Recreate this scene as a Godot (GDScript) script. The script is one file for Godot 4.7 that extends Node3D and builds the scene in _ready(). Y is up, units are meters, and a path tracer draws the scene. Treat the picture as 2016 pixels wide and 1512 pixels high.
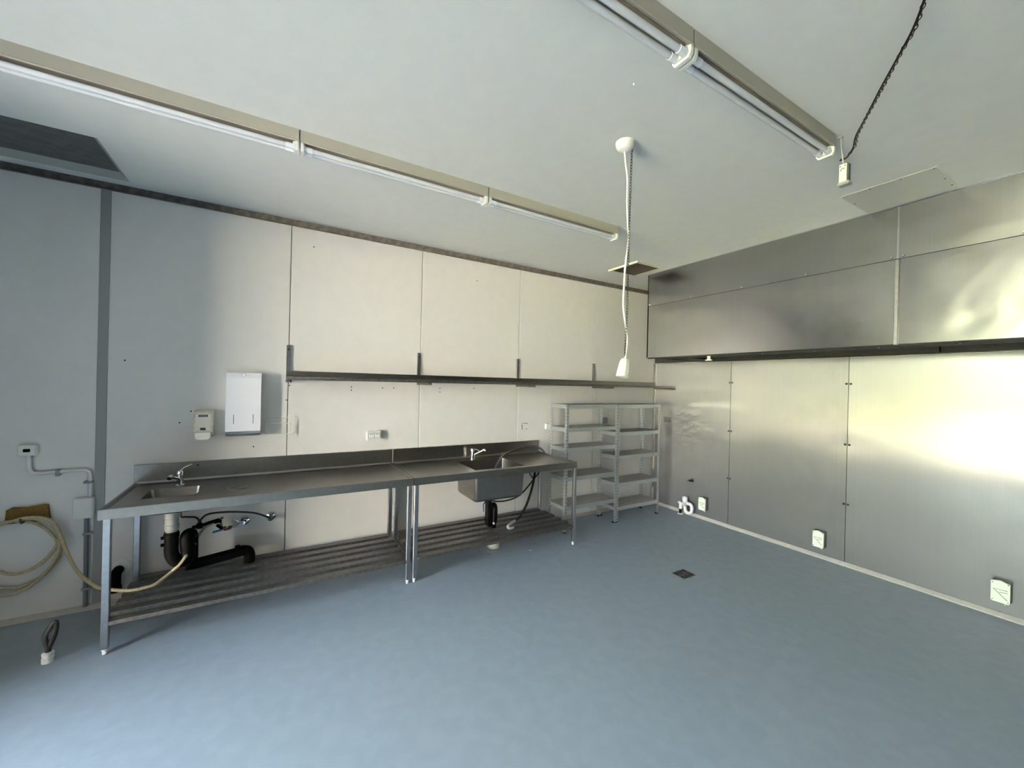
extends Node3D
# ---------------------------------------------------------------- helpers
var M := {}

func V(x: float, y: float, z: float) -> Vector3:
	return Vector3(x, y, z)

func nb() -> SurfaceTool:
	var st := SurfaceTool.new()
	st.begin(Mesh.PRIMITIVE_TRIANGLES)
	return st

# one triangle whose front looks away from the point "from"
func tri(st: SurfaceTool, a: Vector3, b: Vector3, c: Vector3, from: Vector3, sg := -1) -> void:
	var n := (c - a).cross(b - a)
	st.set_smooth_group(sg if sg >= 0 else 0xFFFFFFFF)
	if n.dot((a + b + c) / 3.0 - from) < 0.0:
		st.add_vertex(a); st.add_vertex(c); st.add_vertex(b)
	else:
		st.add_vertex(a); st.add_vertex(b); st.add_vertex(c)

func quad(st: SurfaceTool, a: Vector3, b: Vector3, c: Vector3, d: Vector3, from: Vector3, sg := -1) -> void:
	tri(st, a, b, c, from, sg)
	tri(st, a, c, d, from, sg)

# box with chamfered edges
func box(st: SurfaceTool, c: Vector3, size: Vector3, bev := 0.0, basis := Basis.IDENTITY) -> void:
	var h := size * 0.5
	var bv: float = minf(bev, minf(h.x, minf(h.y, h.z)) * 0.9)
	if bv <= 0.0:
		for ax in 3:
			for s in [-1.0, 1.0]:
				var u := (ax + 1) % 3
				var w := (ax + 2) % 3
				var q := []
				for k in [[-1.0, -1.0], [1.0, -1.0], [1.0, 1.0], [-1.0, 1.0]]:
					var p := Vector3.ZERO
					p[ax] = h[ax] * s; p[u] = h[u] * k[0]; p[w] = h[w] * k[1]
					q.append(c + basis * p)
				quad(st, q[0], q[1], q[2], q[3], c)
		return
	for ax in 3:
		var u := (ax + 1) % 3
		var w := (ax + 2) % 3
		for s in [-1.0, 1.0]:
			var q := []
			for k in [[-1.0, -1.0], [1.0, -1.0], [1.0, 1.0], [-1.0, 1.0]]:
				var p := Vector3.ZERO
				p[ax] = h[ax] * s; p[u] = (h[u] - bv) * k[0]; p[w] = (h[w] - bv) * k[1]
				q.append(c + basis * p)
			quad(st, q[0], q[1], q[2], q[3], c)
		for su in [-1.0, 1.0]:
			for sw in [-1.0, 1.0]:
				var e := []
				for k in [[-1.0, 0], [1.0, 0], [1.0, 1], [-1.0, 1]]:
					var p := Vector3.ZERO
					p[ax] = (h[ax] - bv) * k[0]
					p[u] = (h[u] - (bv if k[1] == 1 else 0.0)) * su
					p[w] = (h[w] - (0.0 if k[1] == 1 else bv)) * sw
					e.append(c + basis * p)
				quad(st, e[0], e[1], e[2], e[3], c)
	for sx in [-1.0, 1.0]:
		for sy in [-1.0, 1.0]:
			for sz in [-1.0, 1.0]:
				tri(st, c + basis * V(h.x * sx, (h.y - bv) * sy, (h.z - bv) * sz), c + basis * V((h.x - bv) * sx, h.y * sy, (h.z - bv) * sz), c + basis * V((h.x - bv) * sx, (h.y - bv) * sy, h.z * sz), c)

# box by its two corners
func bx(st: SurfaceTool, x0: float, x1: float, y0: float, y1: float, z0: float, z1: float, bev := 0.0) -> void:
	box(st, V((x0 + x1) * 0.5, (y0 + y1) * 0.5, (z0 + z1) * 0.5), V(absf(x1 - x0), absf(y1 - y0), absf(z1 - z0)), bev)

func frame_of(t: Vector3) -> Vector3:
	var a := Vector3.UP if absf(t.y) < 0.9 else Vector3.RIGHT
	return (a - t * a.dot(t)).normalized()

func tube(st: SurfaceTool, pts: Array, r: float, sides := 10, caps := true, closed := false, r_end := -1.0) -> void:
	var n := pts.size()
	var up := Vector3.ZERO
	var rings := []
	for i in n:
		var t: Vector3
		if closed:
			t = (pts[(i + 1) % n] - pts[(i + n - 1) % n]).normalized()
		else:
			t = (pts[mini(i + 1, n - 1)] - pts[maxi(i - 1, 0)]).normalized()
		up = frame_of(t) if i == 0 else (up - t * up.dot(t)).normalized()
		var side := t.cross(up)
		var rr := r if r_end < 0.0 else lerpf(r, r_end, float(i) / (n - 1))
		var ring := []
		for k in sides:
			var a := TAU * k / sides
			ring.append(pts[i] + (up * cos(a) + side * sin(a)) * rr)
		rings.append(ring)
	var last := n if closed else n - 1
	for i in last:
		var j := (i + 1) % n
		var mid: Vector3 = (pts[i] + pts[j]) * 0.5
		for k in sides:
			var l := (k + 1) % sides
			quad(st, rings[i][k], rings[i][l], rings[j][l], rings[j][k], mid, 1)
	if caps and not closed:
		for e in [0, n - 1]:
			var inward: Vector3 = pts[1] if e == 0 else pts[n - 2]
			for k in sides:
				tri(st, pts[e], rings[e][k], rings[e][(k + 1) % sides], inward)

func cyl(st: SurfaceTool, a: Vector3, b: Vector3, r: float, sides := 16, r_end := -1.0) -> void:
	tube(st, [a, b], r, sides, true, false, r_end)

# smooth path through points
func curve(pts: Array, per := 6, closed := false) -> Array:
	var out := []
	var n := pts.size()
	var segs := n if closed else n - 1
	for i in segs:
		var p0: Vector3 = pts[(i + n - 1) % n] if closed else pts[maxi(i - 1, 0)]
		var p1: Vector3 = pts[i]
		var p2: Vector3 = pts[(i + 1) % n]
		var p3: Vector3 = pts[(i + 2) % n] if closed else pts[mini(i + 2, n - 1)]
		for k in per:
			out.append(p1.cubic_interpolate(p2, p0, p3, float(k) / per))
	if not closed:
		out.append(pts[n - 1])
	return out

# profile of (radius, height) turned about an axis
func lathe(st: SurfaceTool, prof: Array, at: Vector3, axis := Vector3.UP, sides := 24, flat := false) -> void:
	var u := frame_of(axis)
	var w := axis.cross(u)
	for i in prof.size() - 1:
		var a: Vector2 = prof[i]
		var b: Vector2 = prof[i + 1]
		var from := at + axis * (a.y + b.y) * 0.5
		if absf(a.y - b.y) < 0.00001:
			from = at + axis * (a.y - (0.1 if i > prof.size() / 2 else -0.1))
		for k in sides:
			var t0 := TAU * k / sides
			var t1 := TAU * (k + 1) / sides
			var d0 := u * cos(t0) + w * sin(t0)
			var d1 := u * cos(t1) + w * sin(t1)
			var q := [at + axis * a.y + d0 * a.x, at + axis * a.y + d1 * a.x, at + axis * b.y + d1 * b.x, at + axis * b.y + d0 * b.x]
			var sg := -1 if flat else i + 1
			if a.x < 0.00001:
				tri(st, q[0], q[2], q[3], from, sg)
			elif b.x < 0.00001:
				tri(st, q[0], q[1], q[2], from, sg)
			else:
				quad(st, q[0], q[1], q[2], q[3], from, sg)

# polygon in the plane (u, w) swept by d
func prism(st: SurfaceTool, poly: PackedVector2Array, o: Vector3, u: Vector3, w: Vector3, d: Vector3) -> void:
	var idx := Geometry2D.triangulate_polygon(poly)
	var mid := Vector3.ZERO
	for p in poly:
		mid += o + u * p.x + w * p.y
	mid = mid / poly.size() + d * 0.5
	for i in range(0, idx.size(), 3):
		var t := []
		for k in 3:
			t.append(o + u * poly[idx[i + k]].x + w * poly[idx[i + k]].y)
		tri(st, t[0], t[1], t[2], mid)
		tri(st, t[0] + d, t[1] + d, t[2] + d, mid)
	var cw := Geometry2D.is_polygon_clockwise(poly)
	for i in poly.size():
		var pa := poly[i]
		var pb := poly[(i + 1) % poly.size()]
		var out2 := Vector2((pb - pa).y, -(pb - pa).x) * (-1.0 if cw else 1.0)
		var a := o + u * pa.x + w * pa.y
		var b := o + u * pb.x + w * pb.y
		quad(st, a, b, b + d, a + d, (a + b + d) * 0.5 - (u * out2.x + w * out2.y).normalized())

func obj(called: String, st: SurfaceTool, m: Material, parent: Node3D = self, smooth_angle := 0.0) -> MeshInstance3D:
	st.generate_normals()
	var mi := MeshInstance3D.new()
	mi.name = called
	mi.mesh = st.commit()
	mi.material_override = m
	if parent != self and not (parent is MeshInstance3D):
		mi.position = -parent.position
	parent.add_child(mi, true)
	return mi

func tag(o: Node3D, label: String, category: String, group := "") -> Node3D:
	o.set_meta("label", label)
	o.set_meta("category", category)
	if group != "":
		o.set_meta("group", group)
	return o

func thing(called: String, label: String, category: String, at := Vector3.ZERO, group := "") -> Node3D:
	var o := Node3D.new()
	o.name = called
	add_child(o, true)
	o.position = at
	tag(o, label, category, group)
	return o

func base(called: String, at := Vector3.ZERO) -> Node3D:
	var o := Node3D.new()
	o.name = called
	add_child(o, true)
	o.position = at
	o.set_meta("kind", "structure")
	return o

func struct(called: String, st: SurfaceTool, m: Material) -> MeshInstance3D:
	var o := obj(called, st, m)
	o.set_meta("kind", "structure")
	return o

func dup(o: Node3D, at: Vector3, label: String) -> Node3D:
	var c: Node3D = o.duplicate()
	c.name = o.name
	add_child(c, true)
	c.position = at
	c.set_meta("label", label)
	return c

# ---------------------------------------------------------------- materials
func noise_tex(freq: float, seed: int, lo: Color, hi: Color, oct := 4, size := 512, kind := FastNoiseLite.TYPE_SIMPLEX_SMOOTH, a := 0.3, b := 0.7) -> NoiseTexture2D:
	var f := FastNoiseLite.new()
	f.noise_type = kind
	f.frequency = freq
	f.seed = seed
	f.fractal_octaves = oct
	var t := NoiseTexture2D.new()
	t.width = size; t.height = size
	t.noise = f
	t.seamless = true
	t.generate_mipmaps = true
	var g := Gradient.new()
	g.offsets = PackedFloat32Array([a, b])
	g.colors = PackedColorArray([lo, hi])
	t.color_ramp = g
	return t

func mat(c: Color, rough := 0.5, metal := 0.0) -> StandardMaterial3D:
	var m := StandardMaterial3D.new()
	m.albedo_color = c
	m.roughness = rough
	m.metallic = metal
	return m

func tri_mat(tex: Texture2D, scale: float, rough: float, metal := 0.0, rough_tex: Texture2D = null) -> StandardMaterial3D:
	var m := mat(Color.WHITE, rough, metal)
	m.albedo_texture = tex
	m.uv1_triplanar = true
	m.uv1_world_triplanar = true
	m.uv1_scale = Vector3.ONE * scale
	if rough_tex != null:
		m.roughness_texture = rough_tex
		m.roughness = 1.0
	return m

# streaky brushed-steel picture: fine lines along one axis plus soft smears
func brushed(seed: int, lo: float, hi: float, size := 512) -> ImageTexture:
	var rng := RandomNumberGenerator.new()
	rng.seed = seed
	var f := FastNoiseLite.new()
	f.seed = seed; f.frequency = 0.012; f.fractal_octaves = 4
	var im := Image.create(size, size, false, Image.FORMAT_RGB8)
	var row := PackedFloat32Array()
	for i in size:
		row.append(rng.randf())
	for y in size:
		for x in size:
			var wrap := 0.5 - 0.5 * cos(TAU * x / size)
			var s := 0.5 + 0.5 * f.get_noise_2d(x, y) * wrap
			var v := lerpf(lo, hi, clampf(s * 0.75 + row[x] * 0.25, 0.0, 1.0))
			im.set_pixel(x, y, Color(v, v, v))
	im.generate_mipmaps()
	return ImageTexture.create_from_image(im)

func make_materials() -> void:
	M.wall = tri_mat(noise_tex(0.02, 3, Color(0.832, 0.827, 0.805), Color(0.84, 0.835, 0.815), 5), 0.6, 0.42)
	M.wall_core = mat(Color(0.30, 0.31, 0.30), 0.9)
	M.ceiling = tri_mat(noise_tex(0.02, 7, Color(0.852, 0.857, 0.832), Color(0.86, 0.865, 0.84), 5), 0.6, 0.5)
	M.floor = tri_mat(noise_tex(0.03, 11, Color(0.55, 0.597, 0.63), Color(0.565, 0.612, 0.645), 6), 0.5, 0.36, 0.0, noise_tex(0.03, 12, Color(0.34, 0.34, 0.34), Color(0.42, 0.42, 0.42), 4))
	var fbump := noise_tex(0.08, 13, Color.BLACK, Color.WHITE, 3, 512)
	M.floor.heightmap_enabled = true
	M.floor.heightmap_texture = fbump
	M.floor.heightmap_scale = 0.015
	M.trim_dark = tri_mat(noise_tex(0.03, 17, Color(0.27, 0.25, 0.23), Color(0.36, 0.34, 0.32), 4), 1.0, 0.45)
	M.strip = mat(Color(0.55, 0.56, 0.55), 0.45)
	M.sheet = tri_mat(brushed(21, 0.52, 0.56), 0.7, 0.3, 0.55)
	M.sheet.roughness = 0.24
	M.sheet.anisotropy_enabled = true
	M.sheet.anisotropy = 0.92
	M.hood = tri_mat(brushed(22, 0.60, 0.65), 0.55, 0.26, 1.0)
	M.hood.roughness = 0.24
	M.hood.anisotropy_enabled = true
	M.hood.anisotropy = -0.25
	M.bench = tri_mat(noise_tex(0.03, 23, Color(0.55, 0.535, 0.51), Color(0.57, 0.555, 0.53), 5), 1.2, 0.32, 1.0)
	M.leg = tri_mat(noise_tex(0.02, 24, Color(0.64, 0.64, 0.64), Color(0.67, 0.67, 0.67), 4), 2.0, 0.3, 1.0)
	M.steel_dark = tri_mat(noise_tex(0.02, 25, Color(0.36, 0.35, 0.34), Color(0.46, 0.45, 0.44), 4), 2.0, 0.42, 0.9)
	M.slat = tri_mat(noise_tex(0.03, 29, Color(0.42, 0.405, 0.385), Color(0.47, 0.455, 0.435), 5), 1.5, 0.4, 0.9)
	M.hood_shade = tri_mat(noise_tex(0.03, 26, Color(0.10, 0.098, 0.095), Color(0.125, 0.122, 0.118), 4), 1.5, 0.65, 0.2)  # near-black colour paints in the shade under and behind the hood
	M.chrome = mat(Color(0.85, 0.85, 0.86), 0.12, 1.0)
	M.galv = tri_mat(noise_tex(0.05, 31, Color(0.62, 0.64, 0.64), Color(0.78, 0.80, 0.80), 3, 512, FastNoiseLite.TYPE_CELLULAR, 0.1, 0.9), 3.0, 0.4, 0.75)
	M.board = tri_mat(noise_tex(0.03, 33, Color(0.62, 0.60, 0.57), Color(0.68, 0.66, 0.63), 5), 2.0, 0.65)
	M.white = mat(Color(0.86, 0.86, 0.83), 0.35)
	M.white_gloss = mat(Color(0.90, 0.91, 0.92), 0.22)
	M.cream = tri_mat(noise_tex(0.02, 35, Color(0.70, 0.70, 0.63), Color(0.78, 0.78, 0.71), 4), 3.0, 0.4)
	M.off_white = mat(Color(0.78, 0.78, 0.72), 0.4)
	M.batten = mat(Color(0.64, 0.63, 0.575), 0.35)
	M.batten_in = mat(Color(0.58, 0.53, 0.47), 0.3)
	M.tube_glass = mat(Color(0.80, 0.81, 0.82), 0.22)
	M.black = mat(Color(0.022, 0.022, 0.024), 0.5)
	M.black.metallic_specular = 0.15
	M.rubber = mat(Color(0.045, 0.045, 0.048), 0.6)
	M.hose_grey = mat(Color(0.30, 0.28, 0.28), 0.5)
	M.hose_cream = tri_mat(noise_tex(0.03, 37, Color(0.66, 0.61, 0.47), Color(0.75, 0.70, 0.56), 4), 4.0, 0.5)
	M.pvc = mat(Color(0.88, 0.88, 0.87), 0.28)
	M.pvc_grey = mat(Color(0.62, 0.62, 0.60), 0.35)
	M.mustard = tri_mat(noise_tex(0.05, 39, Color(0.40, 0.31, 0.13), Color(0.52, 0.41, 0.19), 5), 4.0, 0.85)
	M.blue = mat(Color(0.05, 0.16, 0.33), 0.4)
	M.blue_handle = mat(Color(0.08, 0.35, 0.55), 0.4)
	M.red_handle = mat(Color(0.45, 0.20, 0.14), 0.45)
	M.window = mat(Color(0.17, 0.13, 0.10), 0.2)
	M.grey_pl = mat(Color(0.42, 0.44, 0.47), 0.4)
	M.dark_gap = mat(Color(0.08, 0.08, 0.08), 0.8)
	M.hatch_lid = tri_mat(noise_tex(0.02, 41, Color(0.37, 0.36, 0.34), Color(0.41, 0.40, 0.38), 4), 1.0, 0.8)
	M.hatch_frame = mat(Color(0.60, 0.60, 0.57), 0.5)
	M.filter = tri_mat(noise_tex(0.2, 43, Color(0.20, 0.17, 0.14), Color(0.33, 0.29, 0.24), 2), 4.0, 0.9)
	M.iso_base = mat(Color(0.34, 0.34, 0.31), 0.45)
	M.iso_face = mat(Color(0.86, 0.88, 0.82), 0.35)
	M.mark = mat(Color(0.10, 0.09, 0.08), 0.8)
	M.brass = mat(Color(0.55, 0.42, 0.25), 0.35, 1.0)
	M.chain = mat(Color(0.20, 0.18, 0.15), 0.5, 0.8)
	M.concrete = tri_mat(noise_tex(0.02, 45, Color(0.84, 0.82, 0.77), Color(0.90, 0.88, 0.83), 5), 0.3, 0.85)
	M.asphalt = tri_mat(noise_tex(0.05, 46, Color(0.18, 0.18, 0.185), Color(0.24, 0.24, 0.245), 5), 0.5, 0.9)
	M.added_white = mat(Color(0.93, 0.91, 0.87), 0.8)
	M.gravel = tri_mat(noise_tex(0.06, 44, Color(0.34, 0.34, 0.345), Color(0.42, 0.42, 0.425), 5), 0.5, 0.9)
	M.low_bounce_grey = mat(Color(0.42, 0.43, 0.42), 0.5)  # unseen walls greyed so that less light bounces to the left end
	M.panel_paint = mat(Color(0.74, 0.74, 0.70), 0.3)
	M.grass = tri_mat(noise_tex(0.05, 47, Color(0.36, 0.38, 0.15), Color(0.43, 0.44, 0.20), 5), 0.4, 0.9)
	M.hedge = tri_mat(noise_tex(0.05, 49, Color(0.07, 0.10, 0.055), Color(0.11, 0.145, 0.075), 5), 0.5, 0.9)
	M.brick_wall = tri_mat(noise_tex(0.03, 51, Color(0.22, 0.19, 0.17), Color(0.29, 0.25, 0.22), 4), 0.6, 0.85)
	M.aged = tri_mat(noise_tex(0.03, 53, Color(0.68, 0.67, 0.64), Color(0.72, 0.71, 0.68), 4), 2.0, 0.45)

const CEIL := 3.14
const LEFT := -7.2
const FRONT := 5.9

func _ready() -> void:
	# ------------------------------------------------------------ camera, sky, sun, exposure
	var cam := Camera3D.new()
	cam.name = "camera"
	var yaw := 0.5339; var pitch := -0.0006; var roll := 0.0236
	var fwd := V(sin(yaw) * cos(pitch), sin(pitch), -cos(yaw) * cos(pitch))
	var rt := V(cos(yaw), 0, sin(yaw))
	var upv := rt.cross(fwd)
	cam.basis = Basis(rt * cos(roll) + upv * sin(roll), -rt * sin(roll) + upv * cos(roll), -fwd)
	cam.position = V(-4.9033, 1.7223, 4.0917)
	cam.fov = rad_to_deg(2.0 * atan(756.0 / 789.76))
	cam.near = 0.02
	add_child(cam)
	cam.current = true

	var env := Environment.new()
	var sm := ProceduralSkyMaterial.new()
	sm.sky_top_color = Color(0.56, 0.61, 0.67)
	sm.sky_horizon_color = Color(0.89, 0.89, 0.87)
	sm.ground_bottom_color = Color(0.5, 0.5, 0.47)
	sm.ground_horizon_color = Color(0.72, 0.83, 0.95)
	sm.sky_energy_multiplier = 2.9
	var sky := Sky.new()
	sky.sky_material = sm
	env.background_mode = Environment.BG_SKY
	env.sky = sky
	env.ambient_light_source = Environment.AMBIENT_SOURCE_SKY
	env.tonemap_mode = Environment.TONE_MAPPER_LINEAR
	env.tonemap_exposure = 5.2
	env.sdfgi_enabled = true
	env.ssao_enabled = true
	env.ssil_enabled = true
	var we := WorldEnvironment.new()
	we.name = "world"
	we.environment = env
	add_child(we)

	var sun := DirectionalLight3D.new()
	sun.name = "sun"
	sun.light_color = Color(1.0, 0.965, 0.91)
	sun.light_energy = 260.0
	sun.shadow_enabled = true
	sun.light_angular_distance = 0.5
	add_child(sun)
	sun.look_at_from_position(V(7.2, 7.5, 1.2), Vector3.ZERO)

	make_materials()
	build_shell()
	build_outside()
	build_steel_wall()
	build_hood()
	build_benches()
	build_plumbing()
	build_shelving()
	build_wall_shelf()
	build_lights()
	build_pendants()
	build_wall_fittings()
	build_left_corner()
	build_ceiling_fittings()
	build_floor_things()

# ---------------------------------------------------------------- room
func build_shell() -> void:
	# floor slab and the slab over it; the ceiling leaves the attic hatch open
	var st := nb()
	bx(st, LEFT - 0.2, 0.25, -0.15, 0.0, -0.25, FRONT + 0.2)
	struct("floor", st, M.floor)
	st = nb()
	var hx0 := -6.80; var hx1 := -5.853; var hz0 := 0.10; var hz1 := 0.727
	bx(st, LEFT - 0.2, 0.25, CEIL, CEIL + 0.12, hz1, FRONT + 0.2)
	bx(st, hx1, 0.25, CEIL, CEIL + 0.12, -0.25, hz1)
	bx(st, LEFT - 0.2, hx0, CEIL, CEIL + 0.12, -0.25, hz1)
	bx(st, hx0, hx1, CEIL, CEIL + 0.12, -0.25, hz0)
	struct("ceiling", st, M.ceiling)
	# roof deck above, so that the hatch is dark
	st = nb()
	bx(st, LEFT - 0.3, 0.35, CEIL + 0.42, CEIL + 0.5, -0.35, FRONT + 0.3)
	struct("trim_3", st, M.wall_core)
	# back wall: 1.2 m insulated panels with open joints in front of the core
	var wall := base("wall_back")
	st = nb()
	bx(st, LEFT - 0.2, 0.25, 0, CEIL + 0.42, -0.25, -0.012)
	obj("wall_core", st, M.wall_core, wall)
	for i in 6:
		st = nb()
		var x0 := -7.2 + 1.2 * i
		bx(st, x0 + 0.0025, x0 + 1.2 - 0.0025, 0.0, CEIL, -0.0118, 0.0, 0.003)
		var pan := obj("wall_panel", st, M.wall, wall)
	st = nb()
	bx(st, -6.03, -5.972, 0.02, 3.09, 0.0, 0.006, 0.002)
	var cover := obj("joint_cover", st, M.strip, wall)
	# old screw holes and residue
	for h in [[-5.88, 1.83], [-5.05, 1.13], [-4.79, 1.66], [-4.27, 1.655], [-4.27, 1.625], [-3.98, 1.65], [-3.87, 1.652], [-3.38, 1.655], [-3.38, 1.615], [-2.98, 1.66], [-2.97, 2.87], [-4.62, 2.93], [-4.81, 1.53], [-5.48, 1.44], [-5.55, 1.35]]:
		st = nb()
		lathe(st, [Vector2(0.0, 0.001), Vector2(0.005, 0.001), Vector2(0.006, 0.0)], V(h[0], h[1], 0.0), Vector3.BACK, 8)
		obj("screw_hole", st, M.mark, wall)
	st = nb()
	var rng := RandomNumberGenerator.new()
	rng.seed = 5
	for k in 26:
		var t := float(k) / 25.0
		var p := Vector2(-2.265 - 0.065 * minf(1.0, t * 2.6), 1.248) if t < 0.4 else (Vector2(-2.33, 1.248 - 0.07 * (t - 0.4) / 0.35) if t < 0.75 else Vector2(-2.33 + 0.07 * (t - 0.75) / 0.25, 1.178))
		if rng.randf() < 0.75:
			box(st, V(p.x + rng.randf_range(-0.004, 0.004), p.y + rng.randf_range(-0.004, 0.004), 0.0006), V(rng.randf_range(0.004, 0.013), rng.randf_range(0.004, 0.011), 0.0012), 0.0, Basis(Vector3.BACK, rng.randf() * 3.0))
	var res := obj("sealant_residue", st, M.mark, wall)
	# right wall core (steel sheets come later), left wall around the doorway, front wall
	var wl := base("wall_left")
	st = nb()
	bx(st, LEFT - 0.2, LEFT, 0, CEIL + 0.42, -0.25, 1.58)
	bx(st, LEFT - 0.2, LEFT, 0, CEIL + 0.42, 5.5, FRONT + 0.2)
	bx(st, LEFT - 0.2, LEFT, 2.75, CEIL + 0.42, 1.58, 5.5)
	obj("wall_surface", st, M.low_bounce_grey, wl)
	st = nb()
	bx(st, LEFT - 0.21, LEFT + 0.012, 0, 2.75, 1.54, 1.58, 0.004)
	bx(st, LEFT - 0.21, LEFT + 0.012, 0, 2.75, 5.5, 5.54, 0.004)
	bx(st, LEFT - 0.21, LEFT + 0.012, 2.71, 2.75, 1.58, 5.5, 0.004)
	var df := struct("door_1", st, M.strip)
	st = nb()
	bx(st, LEFT - 0.2, 0.25, 0, CEIL + 0.42, FRONT, FRONT + 0.2)
	struct("wall_front", st, M.low_bounce_grey)
	# dark angle along the top of the back wall, skirtings, corner angle
	st = nb()
	var prof := PackedVector2Array([Vector2(0, 3.083), Vector2(0.004, 3.081), Vector2(0.006, 3.083), Vector2(0.03, 3.136), Vector2(0.03, 3.14), Vector2(0, 3.14)])
	bx(st, LEFT, -0.02, 3.083, 3.14, 0.0, 0.006, 0.001)
	bx(st, LEFT, -0.02, 3.083, 3.087, 0.0, 0.022, 0.001)
	struct("trim_1", st, M.trim_dark)
	st = nb()
	var cove := PackedVector2Array([Vector2(0, 0), Vector2(0.03, 0), Vector2(0.028, 0.007), Vector2(0.018, 0.017), Vector2(0.008, 0.025), Vector2(0.006, 0.034), Vector2(0, 0.034)])
	prism(st, cove, V(LEFT, 0, 0), Vector3.BACK, Vector3.UP, V(-LEFT - 0.035, 0, 0))
	struct("baseboard_back", st, M.aged)
	st = nb()
	prism(st, PackedVector2Array([Vector2(0, 0), Vector2(0.036, 0), Vector2(0.036, 0.010), Vector2(0.012, 0.034), Vector2(0, 0.034)]), V(0, 0, 0), Vector3.LEFT, Vector3.UP, V(0, 0, FRONT))
	struct("baseboard_right", st, M.aged)
	st = nb()
	bx(st, -0.045, -0.006, 0.03, 2.08, 0.0, 0.005, 0.001)
	bx(st, -0.006, -0.002, 0.03, 2.08, 0.0, 0.03, 0.001)
	struct("trim_2", st, M.aged)

func build_outside() -> void:
	# invented yard out of view, laid out to shape the light through the doorway
	var st := nb()
	bx(st, -26.0, -12.0, -0.2, -0.02, 8.5, 26)
	struct("added_paving", st, M.concrete)  # added pale paving, throws sunlight up into the room
	st = nb()
	bx(st, -20.0, -12.0, -0.2, -0.02, -16, 3.0)
	struct("added_gravel", st, M.gravel)  # added ground, toned down to calm the reflection in the steel
	st = nb()
	bx(st, -12.0, LEFT - 0.2, -0.2, -0.02, -16, 26)
	bx(st, -26.0, -12.0, -0.2, -0.02, 3.0, 8.5)
	struct("added_asphalt", st, M.asphalt)  # added dark ground, cuts the light bounced to ceiling and steel
	st = nb()
	bx(st, -26.0, -20.0, -0.2, -0.01, -34, 3.0)
	bx(st, -60.0, -26.0, -0.2, -0.01, -40, 50)
	struct("lawn", st, M.grass)  # added grass, tints the band reflected in the steel sheets
	st = nb()
	bx(st, LEFT - 0.4, 8.0, CEIL + 0.55, 22.0, -30.0, 4.0, 0.02)
	struct("added_shade_block", st, M.added_white)  # unseen block, added so that its shadow covers the yard
	st = nb()
	bx(st, -11.7, LEFT - 0.2, -0.02, 10.0, 5.6, 5.85, 0.01)
	struct("added_wing_wall", st, M.brick_wall)  # unseen wall, added to keep daylight off the left end
	# added white wall, unseen, bounces sunlight onto the back wall
	st = nb()
	bx(st, -22.3, -22.0, -0.02, 2.0, 9.0, 24.0, 0.02)
	bx(st, -22.36, -21.94, 2.0, 2.06, 8.94, 24.06, 0.015)
	struct("added_bounce_wall", st, M.added_white)
	st = nb()
	var rng := RandomNumberGenerator.new()
	rng.seed = 77
	for k in 60:
		var c := V(-25.2 + rng.randf_range(-0.6, 0.6), rng.randf_range(1.0, 6.5), -33.0 + k * 0.62)
		var r := rng.randf_range(1.4, 2.2)
		lathe(st, [Vector2(0, -r), Vector2(r * 0.7, -r * 0.7), Vector2(r, 0), Vector2(r * 0.75, r * 0.65), Vector2(0, r)], c, Vector3.UP, 8)
	bx(st, -25.8, -24.6, -0.01, 7.0, -34, 4.5, 0.3)
	tag(obj("hedge", st, M.hedge), "added unseen hedge beyond the lawn, tall and dark to dim the steel reflection", "hedge")

# a sheet facing -x at plane X whose face bows by f(y, z); seen from the room
func sheet(st: SurfaceTool, X: float, y0: float, y1: float, z0: float, z1: float, ny: int, nz: int, f: Callable, th := 0.004) -> void:
	var nrm := func(y: float, z: float) -> Vector3:
		var e := 0.004
		var dy: float = (f.call(y + e, z) - f.call(y - e, z)) / (2 * e)
		var dz: float = (f.call(y, z + e) - f.call(y, z - e)) / (2 * e)
		return V(-1, -dy, -dz).normalized()
	for i in ny:
		for j in nz:
			var q := []
			for k in [[0, 0], [0, 1], [1, 1], [1, 0]]:
				var y := lerpf(y0, y1, float(i + k[0]) / ny)
				var z := lerpf(z0, z1, float(j + k[1]) / nz)
				q.append([V(X - f.call(y, z), y, z), nrm.call(y, z), Vector2(z - z0, y1 - y)])
			for t in [0, 2, 1, 0, 3, 2]:
				st.set_normal(q[t][1]); st.set_uv(q[t][2]); st.set_tangent(Plane(0, 0, 1, 1)); st.add_vertex(q[t][0])
	# edges and back
	var b := [V(X, y0, z0), V(X, y0, z1), V(X, y1, z1), V(X, y1, z0)]
	for k in 4:
		var a: Vector3 = b[k]
		var c: Vector3 = b[(k + 1) % 4]
		var back := V(th, 0, 0)
		var q2 := [a - V(f.call(a.y, a.z), 0, 0), c - V(f.call(c.y, c.z), 0, 0), c + back, a + back]
		var n: Vector3 = (a + c) * 0.5 - (b[0] + b[2]) * 0.5
		n.x = 0
		n = n.normalized()
		for t in [0, 2, 1, 0, 3, 2]:
			st.set_normal(n); st.set_uv(Vector2.ZERO); st.set_tangent(Plane(0, 0, 1, 1)); st.add_vertex(q2[t])
	for t in [0, 2, 1, 0, 3, 2]:
		st.set_normal(V(1, 0, 0)); st.set_uv(Vector2.ZERO); st.set_tangent(Plane(0, 0, 1, 1)); st.add_vertex(b[t] + V(th, 0, 0))

func raw(called: String, st: SurfaceTool, m: Material, parent: Node3D) -> MeshInstance3D:
	var mi := MeshInstance3D.new()
	mi.name = called
	mi.mesh = st.commit()
	mi.material_override = m
	if parent != self and not (parent is MeshInstance3D):
		mi.position = -parent.position
	parent.add_child(mi, true)
	return mi

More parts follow.
